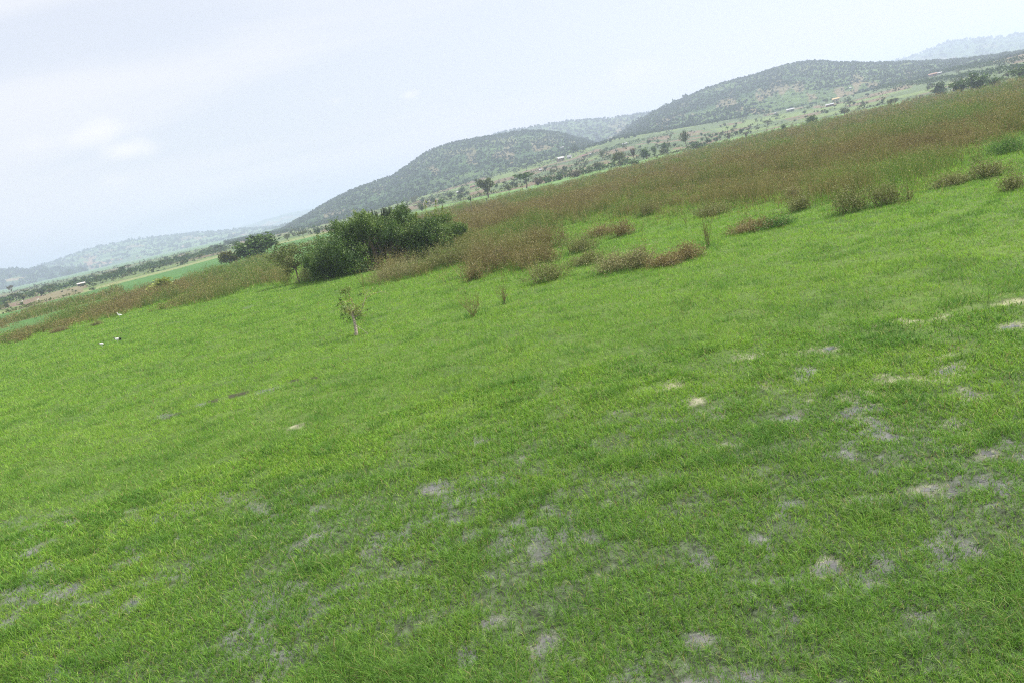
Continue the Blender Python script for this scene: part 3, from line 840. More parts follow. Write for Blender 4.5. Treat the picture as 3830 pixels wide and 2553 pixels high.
# ---- countless-looking but countable trees of the plain: copies of six kinds
protos = []
for k, (kind, cols) in enumerate([(B_, DARK), (B_, OLIVE), ('round', GREEN), ('round', DARK), ('flat', OLIVE), (B_, GREEN)]):
    cr, tr = tree_parts(kind, cols, 900 + k, 260, .085)
    nq = sum(len(q) for q in cr.Q) + sum(len(q) for q in cr.T)
    mbx = MB()
    for s_ in (cr, tr):
        mbx.add(np.vstack(s_.V), np.vstack(s_.Q), np.vstack(s_.T) if s_.T else None, np.vstack(s_.C))
    me = mbx.data('bush'); me.materials.append(M_LEAF)  # a bushy tree, crown and trunk joined in one mesh
    protos.append(me)


def scatter(uvs, label, group, smin, smax, name='bush'):
    o0 = None
    for (u, v) in uvs:
        b = at(u, v)
        if np.hypot(b[0], b[1]) > 2400: continue
        if o0 is None:
            o = bpy.data.objects.new(name, random.choice(protos)); o0 = o
        else:
            o = o0.copy(); o.data = random.choice(protos)
        COL.objects.link(o)
        s = random.uniform(smin, smax) * (0.7 if random.random() < .5 else 1)
        o.location = b.tolist(); o.rotation_euler = (0, 0, random.uniform(0, 6.28)); o.scale = (s * random.uniform(1, 1.5), s * random.uniform(1, 1.5), s)
        tag(o, label, 'bush', group)


def along(line, n, up):
    L = np.array(line, float); out = []
    for k in range(n):
        t = random.random() * (len(L) - 1); i = int(t); p_ = L[i] + (L[min(i + 1, len(L) - 1)] - L[i]) * (t - i)
        out.append((p_[0] + random.gauss(0, 6), p_[1] - random.random() ** 1.3 * up + 3))
    return out


scatter(along([(-80, 1168), (0, 1140), (180, 1097), (300, 1062), (420, 1040), (640, 985), (760, 955), (840, 935)], 120, 20), 'bushy tree in the dark belt crossing the valley floor at left', 'bushy trees of the valley belt at left', 3.2, 5.0)
pl = []
while len(pl) < 142:
    u = random.uniform(1450, 3900); e = np.interp(u, _e[:, 0], _e[:, 1]); v = e - random.uniform(6, 75)
    pl.append((u, v))
scatter(pl, 'small bushy tree dotted over the farmed plain below the hills', 'small bushy trees over the farmed plain', 2.6, 4.6)
pl = []
while len(pl) < 36:
    u = random.uniform(1080, 1760); e = np.interp(u, _e[:, 0], _e[:, 1]); pl.append((u, e - random.uniform(0, 36)))
scatter(pl, 'grey-green bushy tree at the foot of the middle hill behind the thicket', 'bushy trees at the foot of the middle hill', 2.6, 5.0)


# ---- hedges
def hedge(line, h, w, cols, label, n_per_m=7, leaf=.5):
    pts = np.array([at(u, v) for (u, v) in line]); mb = MB()
    for a, b in zip(pts[:-1], pts[1:]):
        ln = np.linalg.norm(b - a); n = int(ln * n_per_m); t = rng.random((n, 1)); c = a + (b - a) * t
        hh = h * (.45 + .9 * fbm(c[:, 0] / 6, c[:, 1] / 6, 501, 3))
        az_, rr_ = np.arctan2(c[:, 0], c[:, 1]), np.hypot(c[:, 0], c[:, 1]); c[:, 2] = hsurf(az_, rr_)
        c = c + np.column_stack([rng.normal(size=(n, 2)) * w * .4, hh * rng.random(n) ** .8])
        k = rng.random((n, 1)); mb.leaves(c, leaf * (.6 + .8 * rng.random(n)), cols[0] * (1 - k) + cols[1] * k, .6)
    return tag(mb.build('hedge', M_SCRUB), label, 'hedge')


hedge([(1700, 702), (1790, 676), (1883, 651), (1975, 630), (2062, 612), (2130, 592)], 3.4, 3, DARK, 'dark hedge running up to the white gabled house')
hedge([(2200, 587), (2260, 573), (2338, 545), (2430, 523), (2520, 505)], 3.2, 3, DARK, 'dark hedge between pink fields and the green terrace')
hedge([(1700, 757), (1760, 742), (1828, 728), (1900, 712), (1960, 698)], 2.0, 2, OLIVE, 'low hedge along the field edge left of the flat-topped tree')
hedge([(2030, 690), (2090, 675), (2160, 660), (2230, 642), (2300, 627), (2360, 616)], 2.6, 3, DARK, 'low dark hedge along the field edge right of the flat-topped tree', 10)
hedge([(2450, 592), (2520, 578), (2580, 563), (2680, 541)], 1.8, 2.2, OLIVE, 'low hedge on the bank by the tall candelabra tree')
hedge([(3289, 309), (3380, 294), (3476, 281), (3600, 262), (3720, 244), (3900, 214)], 4, 4, DARK, 'upper dark hedge crossing the right slope', 6, .7)
hedge([(3289, 335), (3400, 319), (3530, 302), (3680, 283), (3900, 250)], 4, 4, DARK, 'lower dark hedge crossing the right slope', 6, .7)
hedge([(2300, 520), (2420, 502), (2520, 478), (2640, 462)], 3, 3, DARK, 'hedge at the foot of the broad right hill')
hedge([(1330, 818), (1450, 790), (1560, 762), (1700, 722)], 3, 4, OLIVE, 'hedge at the foot of the middle hill behind the thicket')
hedge([(-60, 1163), (0, 1140), (180, 1096), (300, 1066), (420, 1043), (640, 988), (760, 958), (850, 934)], 3.6, 9, DARK, 'dense dark belt of bushes crossing the valley floor at left', 14, .55)
hedge([(-60, 1192), (30, 1170), (140, 1137), (214, 1119), (300, 1098)], 1.0, 1.6, OLIVE, 'low weedy hedge bounding the deep green field at left', 8, .3)

# ------------------------------------------------------------------ the big thicket and its small tree
ZB = at(1200, 1062); DZ = depth(ZB) + 3.5


def on_plane(u, v, d):
    q = ray(u, v); return EYE + q * d          # the ray has unit forward component: depth d


def z2(x, y): return 900 + x / 2.351, 500 + y / 2.351


LOB = [(750, 1150, 170), (900, 1010, 165), (1010, 1150, 140), (720, 1010, 120), (850, 860, 95), (820, 1240, 100), (1080, 850, 150), (1050, 765, 85), (1200, 900, 130), (1250, 800, 100), (1340, 730, 85),
       (1420, 690, 65), (1450, 800, 115), (1500, 900, 135), (1600, 950, 125), (1650, 850, 110), (1750, 810, 100), (1800, 900, 110), (1820, 740, 50), (1890, 850, 75), (1955, 835, 45), (1700, 770, 62),
       (1560, 1000, 90), (1150, 1000, 90), (1100, 700 + 60, 70), (950, 900, 110), (1400, 900, 90), (1160, 830, 110), (680, 1200, 90), (1010, 1040, 120), (1300, 930, 120), (1180, 1080, 90), (1080, 1230, 60), (1420, 1020, 80), (1690, 930, 90), (620, 1120, 80), (1310, 860, 100), (900, 1260, 70), (1250, 1010, 100), (1360, 1060, 70), (1530, 830, 95), (1610, 850, 90), (1470, 880, 110), (1150, 930, 120), (990, 860, 110), (1320, 800, 95)]
th = thing('thicket', 'big dark green thicket of tangled shrubs standing in the brown weeds', 'bush', at(1330, 1052))
base = np.array(th.location)
cols3 = [P((.06, .12, .027), (.135, .22, .043)), P((.058, .12, .027), (.125, .21, .042)), P((.15, .22, .035), (.27, .34, .05)), P((.11, .19, .045), (.20, .29, .065))]
lobw = []
for k, (x, y, rad) in enumerate(LOB):
    u, v = z2(x, y); dd = DZ + random.uniform(-1.6, 2.4) - (0.9 if y > 1100 else 0) + (2.2 if (x, y) in ((1300, 930), (1180, 1080), (1250, 1010), (1360, 1060)) else 0)
    c = on_plane(u, v, dd); rr_ = rad / 2.351 / F * dd
    if c[2] - rr_ * .9 < 0: c[2] = rr_ * .85
    lobw.append((c, rr_))
mbs = {}
for k, (c, rr_) in enumerate(lobw):
    x, y, rad = LOB[k]
    cs = cols3[2] if (y < 860 and x < 900) else cols3[3] if (1000 < x < 1300 and y < 870) else cols3[random.choice([0, 1, 0])] if x < 1450 else cols3[random.choice([0, 3, 1])]
    mb = mbs.setdefault(0 if x < 1300 else 1, MB())
    crown(mb, [(*(c - base), rr_ * .95, rr_ * 1.1, rr_ * .92)], int(2900 * (rad / 120) ** 2), .085, cs, 26, .17, .3, .3)
    qd = rng.normal(size=(int(90 * (rad / 120) ** 2), 3)); qd /= np.linalg.norm(qd, axis=1)[:, None]; mb.leaves(c - base + qd * rr_ * .95, .07, np.array([.26, .30, .06]) * (.7 + .6 * rng.random((len(qd), 1))), .5)
    # twigs with leaves pushing out of the lobe
    for q in range(5):
        a = rng.normal(size=3); a[2] = abs(a[2]) * .8; a /= np.linalg.norm(a)
        t = np.linspace(.85, 1.3, 14)[:, None]
        pts = (c - base) + a * rr_ * t + rng.normal(size=(14, 3)) * .1
        mb.leaves(np.repeat(pts, 3, 0) + rng.normal(size=(42, 3)) * .09, .075, cs[1] * random.uniform(.8, 1.2), .5, .3)
for (x, y0, y1) in ((1625, 740, 590), (1712, 760, 590), (1770, 760, 640), (1540, 760, 690)):   # shoots above the crown
    mb = mbs[1]; p0 = on_plane(*z2(x, y0), DZ) - base; p1 = on_plane(*z2(x + 4, y1), DZ) - base
    t = np.linspace(0, 1, 26)[:, None]; pts = p0 + (p1 - p0) * t
    mb.leaves(np.repeat(pts, 4, 0) + rng.normal(size=(104, 3)) * .13 * (1.2 - np.repeat(t, 4, 0)), .085, cols3[2][1] * .9, .5)
mbs[0].build('crown', M_LEAF, th); mbs[1].build('crown', M_LEAF, th)
st = MB()
for k in range(30):  # woody stems, built into one mesh with the hanging vines
    x = random.gauss(1220, 90) if k < 18 else random.uniform(700, 1700)
    y = 1150 - (x - 1200) * .2 + random.uniform(-20, 40)
    g0 = on_plane(*z2(x, y), DZ - .6); g0[2] = -.05
    c, rr_ = min(lobw, key=lambda q: np.linalg.norm((q[0] - g0)[:2]) + random.random())
    e = g0 + (c + rng.normal(size=3) * .4 - g0) * .55; mid = (g0 + e) / 2 + rng.normal(size=3) * .25
    st.tube([g0 - base, (g0 * .7 + mid * .3) - base, mid - base, e - base], [.055, .045, .035, .02], 5, np.array([.17, .13, .09]) * random.uniform(.7, 1.3))
for k in range(50):   # hanging dry vines in the hollow
    x = random.uniform(1120, 1400); p0 = on_plane(*z2(x, random.uniform(880, 1000)), DZ - .9); p1 = p0 + np.array([random.gauss(0, .25), random.gauss(0, .2), -random.uniform(.8, 2.2)])
    p1[2] = max(p1[2], .05); st.tube([p0 - base, (p0 + p1) / 2 + rng.normal(size=3) * .1 - base, p1 - base], [.012, .012, .01], 3, (.24, .18, .12))
st.build('stems_and_vines', M_BARK, th, True)

# cactus-like candelabra inside the thicket
cb = on_plane(*z2(1185, 722), DZ + .6); foot = cb.copy(); foot[2] = 0
t = thing('euphorbia_tree', 'grey-green candelabra euphorbia with finger arms sticking out of the thicket top', 'tree', foot)
ar = MB(); tk = MB(); tk.tube([(0, 0, -.05), (.05, 0, cb[2] * .4), (0, 0, cb[2] - .35)], [.16, .13, .11], 7, (.15, .13, .09))
for k in range(13):
    dx = -.62 + k * .16 + random.uniform(-.05, .05) + (.35 if k > 5 else 0); tp = cb[2] + random.uniform(.35, .8) - .3 * abs(dx) * .3; dy = random.uniform(-.3, .3)
    ar.tube([(0, 0, cb[2] - .5), (dx * .7, dy * .7, cb[2] - .3), (dx, dy, cb[2]), (dx * 1.08, dy, tp - .12), (dx * 1.1, dy, tp)], [.05, .075, .08, .07, .03], 6, np.array([.12, .15, .10]) * random.uniform(.8, 1.3))
ar.build('arms', M_LEAF, t, True); tk.build('trunk', M_BARK, t, True)

# small leaning tree left of the thicket
b = at(1121, 1058); t = thing('tree', 'small leaning yellowish tree with a bare trunk at the left side of the thicket', 'tree', b)
d = depth(b); cr = MB(); tr = MB()
def bp(x, y, dz=0.0): return on_plane(*z2(x, y), d + dz) - b
tr.tube([bp(517, 1318), bp(505, 1270), bp(490, 1215), bp(470, 1160)], [.13, .10, .085, .06], 7, BK)
lob = []
for (x, y, rad) in ((400, 1080, 110), (320, 1045, 85), (250, 1060, 55), (450, 1170, 75), (480, 1080, 95), (540, 1010, 80), (420, 1000, 60), (570, 1120, 80), (340, 1120, 60), (430, 1240, 55), (570, 1250, 60), (590, 1190, 60), (560, 1050, 70), (400, 1180, 55)):
    dz = random.uniform(-.7, .7); c = bp(x, y, dz); rr_ = rad / 2.351 / F * d; lob.append((*c, rr_, rr_, rr_ * .9)); tr.tube([bp(480, 1190), (bp(470, 1160) + c) / 2, c], [.05, .03, .012], 5, BK)
crown(cr, lob, 5200, .08, P((.06, .09, .02), (.16, .19, .035)), 18, .2, .2); cr.build('crown', M_LEAF, t); tr.build('trunk', M_BARK, t, True)

# ------------------------------------------------------------------ bare little tree in the meadow
b = at(1332, 1256); d = depth(b)
def sp(x, y, dz=0.0): return on_plane(1200 + x / 6.273, 1050 + y / 6.273, d + dz) - b
t = thing('small_tree', 'small lopped tree with sparse leaves standing alone in the meadow', 'tree', b)
tr = MB(); bar = np.array([.42, .36, .28])
tr.tube([(0, 0, -.05), sp(835, 1270), sp(825, 1130), sp(795, 990), sp(760, 860), sp(738, 790), sp(728, 735)], [.098, .088, .08, .072, .062, .052, .036], 9, bar)
tr.build('trunk', M_BARK, t, True)
br = MB(); tips = []
def branch(pts, r0, r1, c=bar * .8):
    p_ = [sp(*q) for q in pts]; br.tube(p_, np.linspace(r0, r1, len(p_)), 5, c); tips.extend(p_[1:]); return p_
branch([(770, 900), (860, 810, .0), (950, 715, -.1), (985, 600, -.15), (1010, 500, -.1), (1050, 420, 0), (1170, 330, .1), (1270, 295, .1), (1390, 262, .2), (1480, 270, .2), (1600, 300, .25)], .026, .006)
branch([(1030, 460), (1050, 350, .1), (1090, 255, .15), (1190, 235, .2), (1220, 160, .2)], .013, .005)
branch([(740, 800), (790, 640, .1), (760, 540, .15), (710, 470, .2), (680, 380, .2), (640, 280, .15), (660, 190, .1)], .026, .010, np.array([.34, .28, .2]))
for k in range(34):
    a = random.uniform(-2.9, .25); L = random.uniform(120, 330) * (1.15 if abs(a + 1.6) > .5 else 1); x0, y0 = 735 + random.uniform(-20, 20), 770 + random.uniform(-40, 60); dz = random.uniform(-.5, .5)
    branch([(x0, y0), (x0 + math.cos(a) * L * .5, y0 + math.sin(a) * L * .45, dz * .5), (x0 + math.cos(a) * L, y0 + math.sin(a) * L, dz)], .010, .004, bar * random.uniform(.6, 1.3))
for k in range(24):
    p_ = random.choice(tips); q = p_ + rng.normal(size=3) * np.array([.16, .12, .12]); br.tube([p_, q], [.005, .002], 3, bar)
    tips.append(q)
br.build('branches', M_BARK, t)
lf = MB()
for (x, y, n, s) in ((545, 235, 46, .1), (470, 270, 34, .09), (640, 230, 30, .1), (450, 440, 16, .06), (380, 575, 10, .05), (580, 430, 10, .05), (640, 560, 12, .06), (520, 830, 24, .09), (670, 880, 20, .08),
                     (830, 860, 20, .09), (940, 800, 16, .08), (850, 700, 24, .09), (600, 700, 26, .12), (540, 640, 20, .1), (940, 320, 12, .06), (1100, 690, 8, .03), (480, 540, 8, .05), (660, 170, 14, .06)):
    c = sp(x, y, random.uniform(-.3, .3)); lf.leaves(c + rng.normal(size=(n * 2, 3)) * s, .042, P((.07, .11, .03), (.15, .20, .045))[random.randint(0, 1)], .5)
T_ = np.array(tips)[rng.integers(0, len(tips), 700)]
lf.leaves(T_ + rng.normal(size=T_.shape) * .06, .048, np.array([.30, .36, .07]) * (.6 + .9 * rng.random((700, 1))), .5)
lf.build('leaves', M_LEAF, t)
vn = MB(); vc = (.45, .40, .32)
vn.tube([sp(775, 1040, -.1), sp(850, 1060, -.1), sp(960, 1130, -.15), (sp(1060, 1200, -.2)), sp(1120, 1270, -.2)], .009, 4, vc)
vn.tube([sp(780, 1045, -.1), sp(785, 1150, -.1), sp(775, 1230, -.1), sp(800, 1340, -.12)], .008, 4, vc)
vn.tube([sp(795, 1165, -.1), sp(850, 1225, -.1)], .008, 4, vc)
vn.build('vine', M_BARK, t)


# ------------------------------------------------------------------ weed clumps and dry shrubs standing in the grass
WP = dict(brown=P((.20, .165, .07), (.28, .24, .10)), straw=P((.20, .20, .08), (.36, .33, .16)), olive=P((.17, .19, .06), (.28, .28, .11)), red=P((.22, .175, .075), (.29, .245, .105)), green=P((.09, .19, .04), (.14, .26, .05)))


def weed_clump(u, v, wp, hp, pal, label, bare=False, name='weed_clump', cat='weeds'):
    b = at(u, v); d = depth(b); w, h = wp / F * d, hp / F * d * 1.03
    t = thing(name, label, cat, b); st, lf = MB(), MB(); c0, c1 = WP[pal]
    n = int((8 + 6 * w) if bare else (14 + 42 * w)); h = h * (1 if bare else .78); w = w * (1 if bare else 1.2)
    ends = []
    for k in range(n):
        p0 = np.array([random.gauss(0, .22) * w, random.gauss(0, .18) * w, -.03]) * (.15 if bare else 1); a = random.uniform(0, 6.283); q = random.random() ** .6 * (.5 if bare else .36) * w
        hh = h * random.uniform(.35, 1.0) * random.choice([.7, 1, 1.08]) * (1 - .45 * abs(p0[0]) / w)
        p2 = p0 + np.array([math.cos(a) * q, math.sin(a) * q, hh]); p1 = p0 + (p2 - p0) * .5 + np.array([random.gauss(0, .05), random.gauss(0, .05), 0])
        cc = c0 * random.uniform(.9, 1.5)
        st.tube([p0, p1, p2], [.012, .009, .004] if bare else [.011, .009, .005], 3, cc)
        for i in range(3 if bare else 2):
            s0 = p0 + (p2 - p0) * random.uniform(.35, .9); e = s0 + np.array([random.gauss(0, .16), random.gauss(0, .12), random.uniform(.1, .35) * h]); st.tube([s0, e], [.006, .003], 3, cc); ends += [s0, e]
        ends += [p1, p2]
    E = np.array(ends); m_ = int(len(E) * (.5 if bare else 4.5)); C = E[rng.integers(0, len(E), m_)] + rng.normal(size=(m_, 3)) * (.05 if bare else .12); C[:, 2] = np.maximum(C[:, 2], .05)
    k = rng.random((m_, 1)); lf.leaves(C, (.03 if bare else .042) * (.6 + .9 * rng.random(m_)), 1.05 * (c0 * (1 - k) + c1 * k) * (.7 + .6 * rng.random((m_, 1))), .45)
    if not bare:
        m2 = int(m_ * .06); C = E[rng.integers(0, len(E), m2)] + rng.normal(size=(m2, 3)) * .1; lf.leaves(C, .03, np.array([.55, .5, .36]), .7)
    # green grass at the foot
    ng = int(90 * w); g0 = np.column_stack([rng.normal(size=(ng, 2)) * np.array([.36 * w, .3 * w]), np.full(ng, -.03)]); g1 = g0 + np.column_stack([rng.normal(size=(ng, 2)) * .12, h * .24 * (.5 + rng.random(ng))])
    sd = np.array([.010, .006, 0]); gm = MB()
    gm.add(np.stack([g0 - sd, g0 + sd, g1], 1).reshape(-1, 3), None, np.arange(3 * ng).reshape(-1, 3), np.array([.12, .27, .04]) * np.repeat(.7 + .6 * rng.random((ng, 1)), 3, 0))
    if bare: st.tube([(0, 0, -.06), (0, 0, .03)], [.16 * w + .05, .08 * w + .02], 8, c0 * .8)
    if bare:
        st.build('stems', M_WEED, t); lf.build('leaves', M_WEED, t)
    else:
        for V_, T_, Q_, C_ in ((np.vstack(st.V), np.vstack(st.T), np.vstack(st.Q), np.vstack(st.C)),): lf.add(V_, Q_, T_, C_)
        lf.build('foliage', M_WEED, t)
    gm.build('undergrowth', M_GRASS, t)
    return t


CL = [
    (1168, 1052, 90, 80, 'olive', 'olive weed clump between the small leaning tree and the thicket'),
    (1500, 1040, 190, 95, 'straw', 'straw-leaved weed clump in front of the thicket'),
    (1640, 1005, 160, 115, 'olive', 'olive weed clump at the right foot of the thicket'),
    (1760, 980, 150, 120, 'olive', 'olive weed clump right of the thicket below its last branches'),
    (1835, 1015, 170, 135, 'brown', 'broad purplish brown weed clump right of the thicket'),
    (1778, 1048, 70, 85, 'brown', 'thin brown weed tuft in front of the broad purplish clump'),
    (1930, 962, 210, 130, 'olive', 'wide olive-brown weed clump behind the purplish one'),
    (2040, 935, 170, 140, 'brown', 'tall dense brown weed clump highest of the group right of the thicket'),
    (2015, 992, 160, 100, 'brown', 'brown weed clump below the tall dense one'),
    (2052, 1052, 120, 95, 'olive', 'loose weed clump nearest the camera below the brown group'),
    (2180, 942, 120, 80, 'olive', 'thin brown weed clump right of the tall dense one'),
    (2200, 988, 110, 72, 'olive', 'low olive weed clump under the thin brown one'),
    (2250, 884, 90, 58, 'red', 'low reddish weed tuft in the green bay'),
    (2332, 884, 84, 86, 'red', 'pinkish feathery weed tuft in the green bay'),
    (2310, 1014, 150, 95, 'straw', 'pale-flowered weed clump on the dark grass tussock'),
    (2392, 1002, 90, 105, 'straw', 'upright weed clump with pale seed heads beside the flowered one'),
    (2500, 992, 130, 62, 'red', 'low rusty weed clump on the tussock left of the bare stems'),
    (2575, 968, 100, 82, 'red', 'rusty weed clump touching the tall bare stems'),
    (2422, 808, 64, 76, 'olive', 'dark brown weed tuft on a green foot at the field margin'),
    (2664, 806, 120, 66, 'olive', 'scraggy weed clump with a dark green foot below the field margin'),
    (2817, 864, 150, 58, 'red', 'row of low rusty weeds standing alone in the grass'),
    (2905, 850, 110, 50, 'green', 'low green tuft at the right end of the rusty row'),
    (2998, 790, 84, 82, 'olive', 'loose tuft with pale leaves below the field margin'),
    (3190, 794, 120, 140, 'olive', 'tall brown weed clump with a dark foot at the field margin'),
    (3318, 766, 110, 115, 'olive', 'brown weed clump with black stems right of the tall one'),
    (3560, 694, 130, 62, 'olive', 'flat olive weed clump in the right-hand grass'),
    (3705, 664, 130, 84, 'olive', 'brown weed clump with dark stems near the right border'),
    (3789, 712, 70, 84, 'olive', 'small dark weed tuft nearest the right border'),
    (3772, 572, 120, 76, 'green', 'dark green tussock clump near the right border'),
    (222, 1241, 52, 26, 'brown', 'small brown tuft in the grass above the two ibises'),
    (110, 1238, 84, 26, 'brown', 'flat brown weed patch at the left border'),
    (366, 1216, 34, 20, 'olive', 'little olive tuft in front of the left weed strip'),
    (2970, 742, 40, 60, 'straw', 'pale yellow-leaved plant at the lower edge of the weed field'),
]
for (u, v, wp, hp, pal, lab) in CL: weed_clump(u, v, wp, hp, pal, lab)
for (u, v, wp, hp, lab) in ((2650, 930, 80, 125, 'tall bare grey stems standing right of the rusty weeds'), (1772, 1186, 110, 112, 'leafless dry shrub with forked twigs in the meadow'),
                            (1886, 1136, 52, 78, 'small leafless dry shrub beyond the forked one'), (3664, 612, 70, 66, 'bare dark twigs in the right-hand grass bay'), (3400, 752, 60, 70, 'thin bare twigs below the weed field at right')):
    weed_clump(u, v, wp, hp, 'brown', lab, True, 'dry_shrub', 'shrub')


# ------------------------------------------------------------------ houses
def house(u, v, wp, hp, roofc, wallc, label, rz=0.0, gable=.3, deep=.6):
    b = at(u, v); d = depth(b); w = wp / F * d; h = max(hp / F * d, 1.8)
    t = thing('house', label, 'house', b, -math.atan2(b[0], b[1]) + rz)
    hw = h * (1 - gable); D = w * deep
    wl = MB(); wl.box((0, 0, hw / 2 - .2), (w * .94, D * .92, hw + .4), wallc)
    wl.add([(-w * .47, -D * .46, hw), (-w * .47, D * .46, hw), (-w * .47, 0, h - .12)], None, [(0, 2, 1)], wallc); wl.add([(w * .47, -D * .46, hw), (w * .47, D * .46, hw), (w * .47, 0, h - .12)], None, [(0, 1, 2)], wallc)
    wl.build('wall', M_PLASTER, t)
    rf = MB(); o = .12; e = D * .5 + .3
    for s in (-1, 1):
        V = [(-w / 2 - o, s * e, hw - .15), (w / 2 + o, s * e, hw - .15), (w / 2 + o, 0, h), (-w / 2 - o, 0, h)]
        V += [(x_, y_, z_ + .1) for (x_, y_, z_) in V]
        rf.add(V, [(0, 1, 2, 3), (7, 6, 5, 4), (0, 4, 5, 1), (1, 5, 6, 2), (2, 6, 7, 3), (3, 7, 4, 0)], None, roofc)
    rf.build('roof', M_TIN, t)
    dr = MB(); dr.box((w * .08, -D * .46 - .03, hw * .42), (min(.95, w * .2), .08, hw * .8), (.06, .05, .045)); dr.build('door', M_PLASTER, t)
    for k in (-.28, .32):
        wn = MB(); wn.box((w * k, -D * .46 - .03, hw * .58), (min(.9, w * .14), .08, hw * .3), (.05, .06, .07)); wn.build('window', M_PLASTER, t)
    return t


WH, BR, RD, GY = (.44, .44, .435), (.28, .21, .15), (.24, .12, .09), (.38, .38, .36)
house(2098, 604, 27, 16, WH, BR, 'white-roofed house with a brown wall beside the large dark tree', .5)
house(2131, 594, 17, 13, WH, WH, 'small all-white gabled house right of the brown-walled one', -.4, .5)
house(2104, 556, 12, 6, WH, GY, 'tiny white-roofed hut on the green terrace above the white houses')
house(2187, 588, 19, 8, RD, RD, 'dark red-roofed house behind the hedge')
house(2208, 582, 8, 5, WH, GY, 'tiny pale hut at the end of the dark red roof')
house(2337, 545, 21, 9, WH, GY, 'long low white-roofed house on the slope left of the candelabra trees')
house(2957, 418, 29, 11, WH, GY, 'long white roof among trees at the foot of the right hill')
house(2900, 429, 8, 6, WH, WH, 'little white hut left of the long white roof')
house(3104, 399, 30, 10, WH, RD, 'long white roof over a reddish wall')
house(3127, 381, 26, 14, (.55, .42, .2), (.5, .42, .27), 'yellowish building behind the reddish-walled house')
house(3181, 333, 9, 5, WH, GY, 'single tiny white hut high on the right slope')
house(3490, 286, 29, 11, (.34, .2, .14), (.36, .25, .18), 'orange-roofed house between the hedges of the right slope')
house(3514, 280, 18, 9, WH, GY, 'white-roofed house behind the orange-roofed one')
house(306, 1069, 28, 11, (.55, .5, .45), (.12, .10, .09), 'long shed with a pale roof and dark wall under the valley trees', 0, .25)
house(1716, 724, 16, 8, WH, (.6, .55, .5), 'low white wall-like hut beside the dark bush on the plain')
house(1768, 703, 18, 6, RD, (.4, .22, .18), 'low pinkish red hut on the plain behind the perch posts')
house(2023, 641, 11, 5, WH, GY, 'tiny white-roofed hut on the pink field')


# ------------------------------------------------------------------ birds and posts
def mat_bird(name, body, head, xh):
    m, nt, out = newmat(name)
    tc = N(nt, 'ShaderNodeTexCoord'); sx = N(nt, 'ShaderNodeSeparateXYZ'); nt.links.new(tc.outputs['Object'], sx.inputs[0])
    gt = N(nt, 'ShaderNodeMath', operation='GREATER_THAN'); gt.inputs[1].default_value = xh; nt.links.new(sx.outputs['X'], gt.inputs[0])
    no = N(nt, 'ShaderNodeTexNoise'); no.inputs['Scale'].default_value = 30; nt.links.new(tc.outputs['Object'], no.inputs['Vector'])
    mx = N(nt, 'ShaderNodeMix', data_type='RGBA'); mx.inputs['A'].default_value = (*body, 1); mx.inputs['B'].default_value = (*head, 1); nt.links.new(gt.outputs[0], mx.inputs['Factor'])
    mr = N(nt, 'ShaderNodeMapRange'); mr.inputs['To Min'].default_value = .85; mr.inputs['To Max'].default_value = 1.1; nt.links.new(no.outputs['Fac'], mr.inputs['Value'])
    vs = N(nt, 'ShaderNodeVectorMath', operation='SCALE'); nt.links.new(mx.outputs['Result'], vs.inputs[0]); nt.links.new(mr.outputs['Result'], vs.inputs['Scale'])
    p_ = N(nt, 'ShaderNodeBsdfPrincipled'); p_.inputs['Roughness'].default_value = .7
    nt.links.new(vs.outputs['Vector'], p_.inputs['Base Color']); nt.links.new(p_.outputs['BSDF'], out.inputs['Surface'])
    return m


def skin_body(name, pts, edges, rad, mat, parent, root=0):
    me = bpy.data.meshes.new(name); me.from_pydata(pts, edges, [])
    bm = bmesh.new(); bm.from_mesh(me); ly = bm.verts.layers.skin.verify(); bm.verts.ensure_lookup_table()
    for i, v_ in enumerate(bm.verts):
        v_[ly].radius = (rad[i], rad[i]) if not isinstance(rad[i], tuple) else rad[i]; v_[ly].use_root = (i == root)
    bm.to_mesh(me); bm.free()
    o = link(name, me, mat, parent)
    sk = o.modifiers.new('skin', 'SKIN'); sk.use_smooth_shade = True
    sb = o.modifiers.new('sub', 'SUBSURF'); sb.levels = 1; sb.render_levels = 2
    return o


M_IBIS = mat_bird('ibis_plumage', (.82, .80, .76), (.03, .03, .035), .185)
M_EGRET = mat_bird('egret_plumage', (.85, .85, .83), (.85, .85, .83), 9)
M_BLACK = mat_bird('black_plumage', (.022, .022, .026), (.03, .03, .03), 9)


def ibis(u, v, label, rz, headdown, plume=True, s=1.0, group='ibises in the meadow'):
    b = at(u, v); t = thing('ibis', label, 'bird', b, rz, (s, s, s), group)
    hd = [(.25, 0, .47), (.32, 0, .50)] if headdown else [(.25, 0, .54), (.31, 0, .64)]
    pts = [(0, 0, .38), (.12, 0, .41), (.2, 0, .44), hd[0], hd[1], (-.12, 0, .36), (-.22, 0, .32), (-.01, .05, .27), (0, .05, .15), (.01, .05, 0), (-.01, -.05, .27), (.03, -.05, .15), (.04, -.05, 0)]
    ed_ = [(0, 1), (1, 2), (2, 3), (3, 4), (0, 5), (5, 6), (0, 7), (7, 8), (8, 9), (0, 10), (10, 11), (11, 12)]
    skin_body('body', pts, ed_, [.14, .12, .07, .05, .058, .12, .05, .035, .016, .016, .035, .016, .016], M_IBIS, t)
    h = np.array(hd[1]); bl = MB()
    bl.tube([h, h + (.08, 0, -.01), h + (.14, 0, -.06), h + (.17, 0, -.13)], [.016, .013, .010, .006], 6, (.03, .03, .03)); bl.build('bill', M_PLUME, t, True)
    if plume:
        pl_ = MB(); c = rng.normal(size=(140, 3)) * np.array([.075, .08, .06]) + np.array([-.25, 0, .36]); c[:, 2] -= .35 * (-.24 - c[:, 0]).clip(0, 1); pl_.leaves(c, .05, (.025, .025, .03), .4); pl_.build('tail_plumes', M_PLUME, t)
    return t


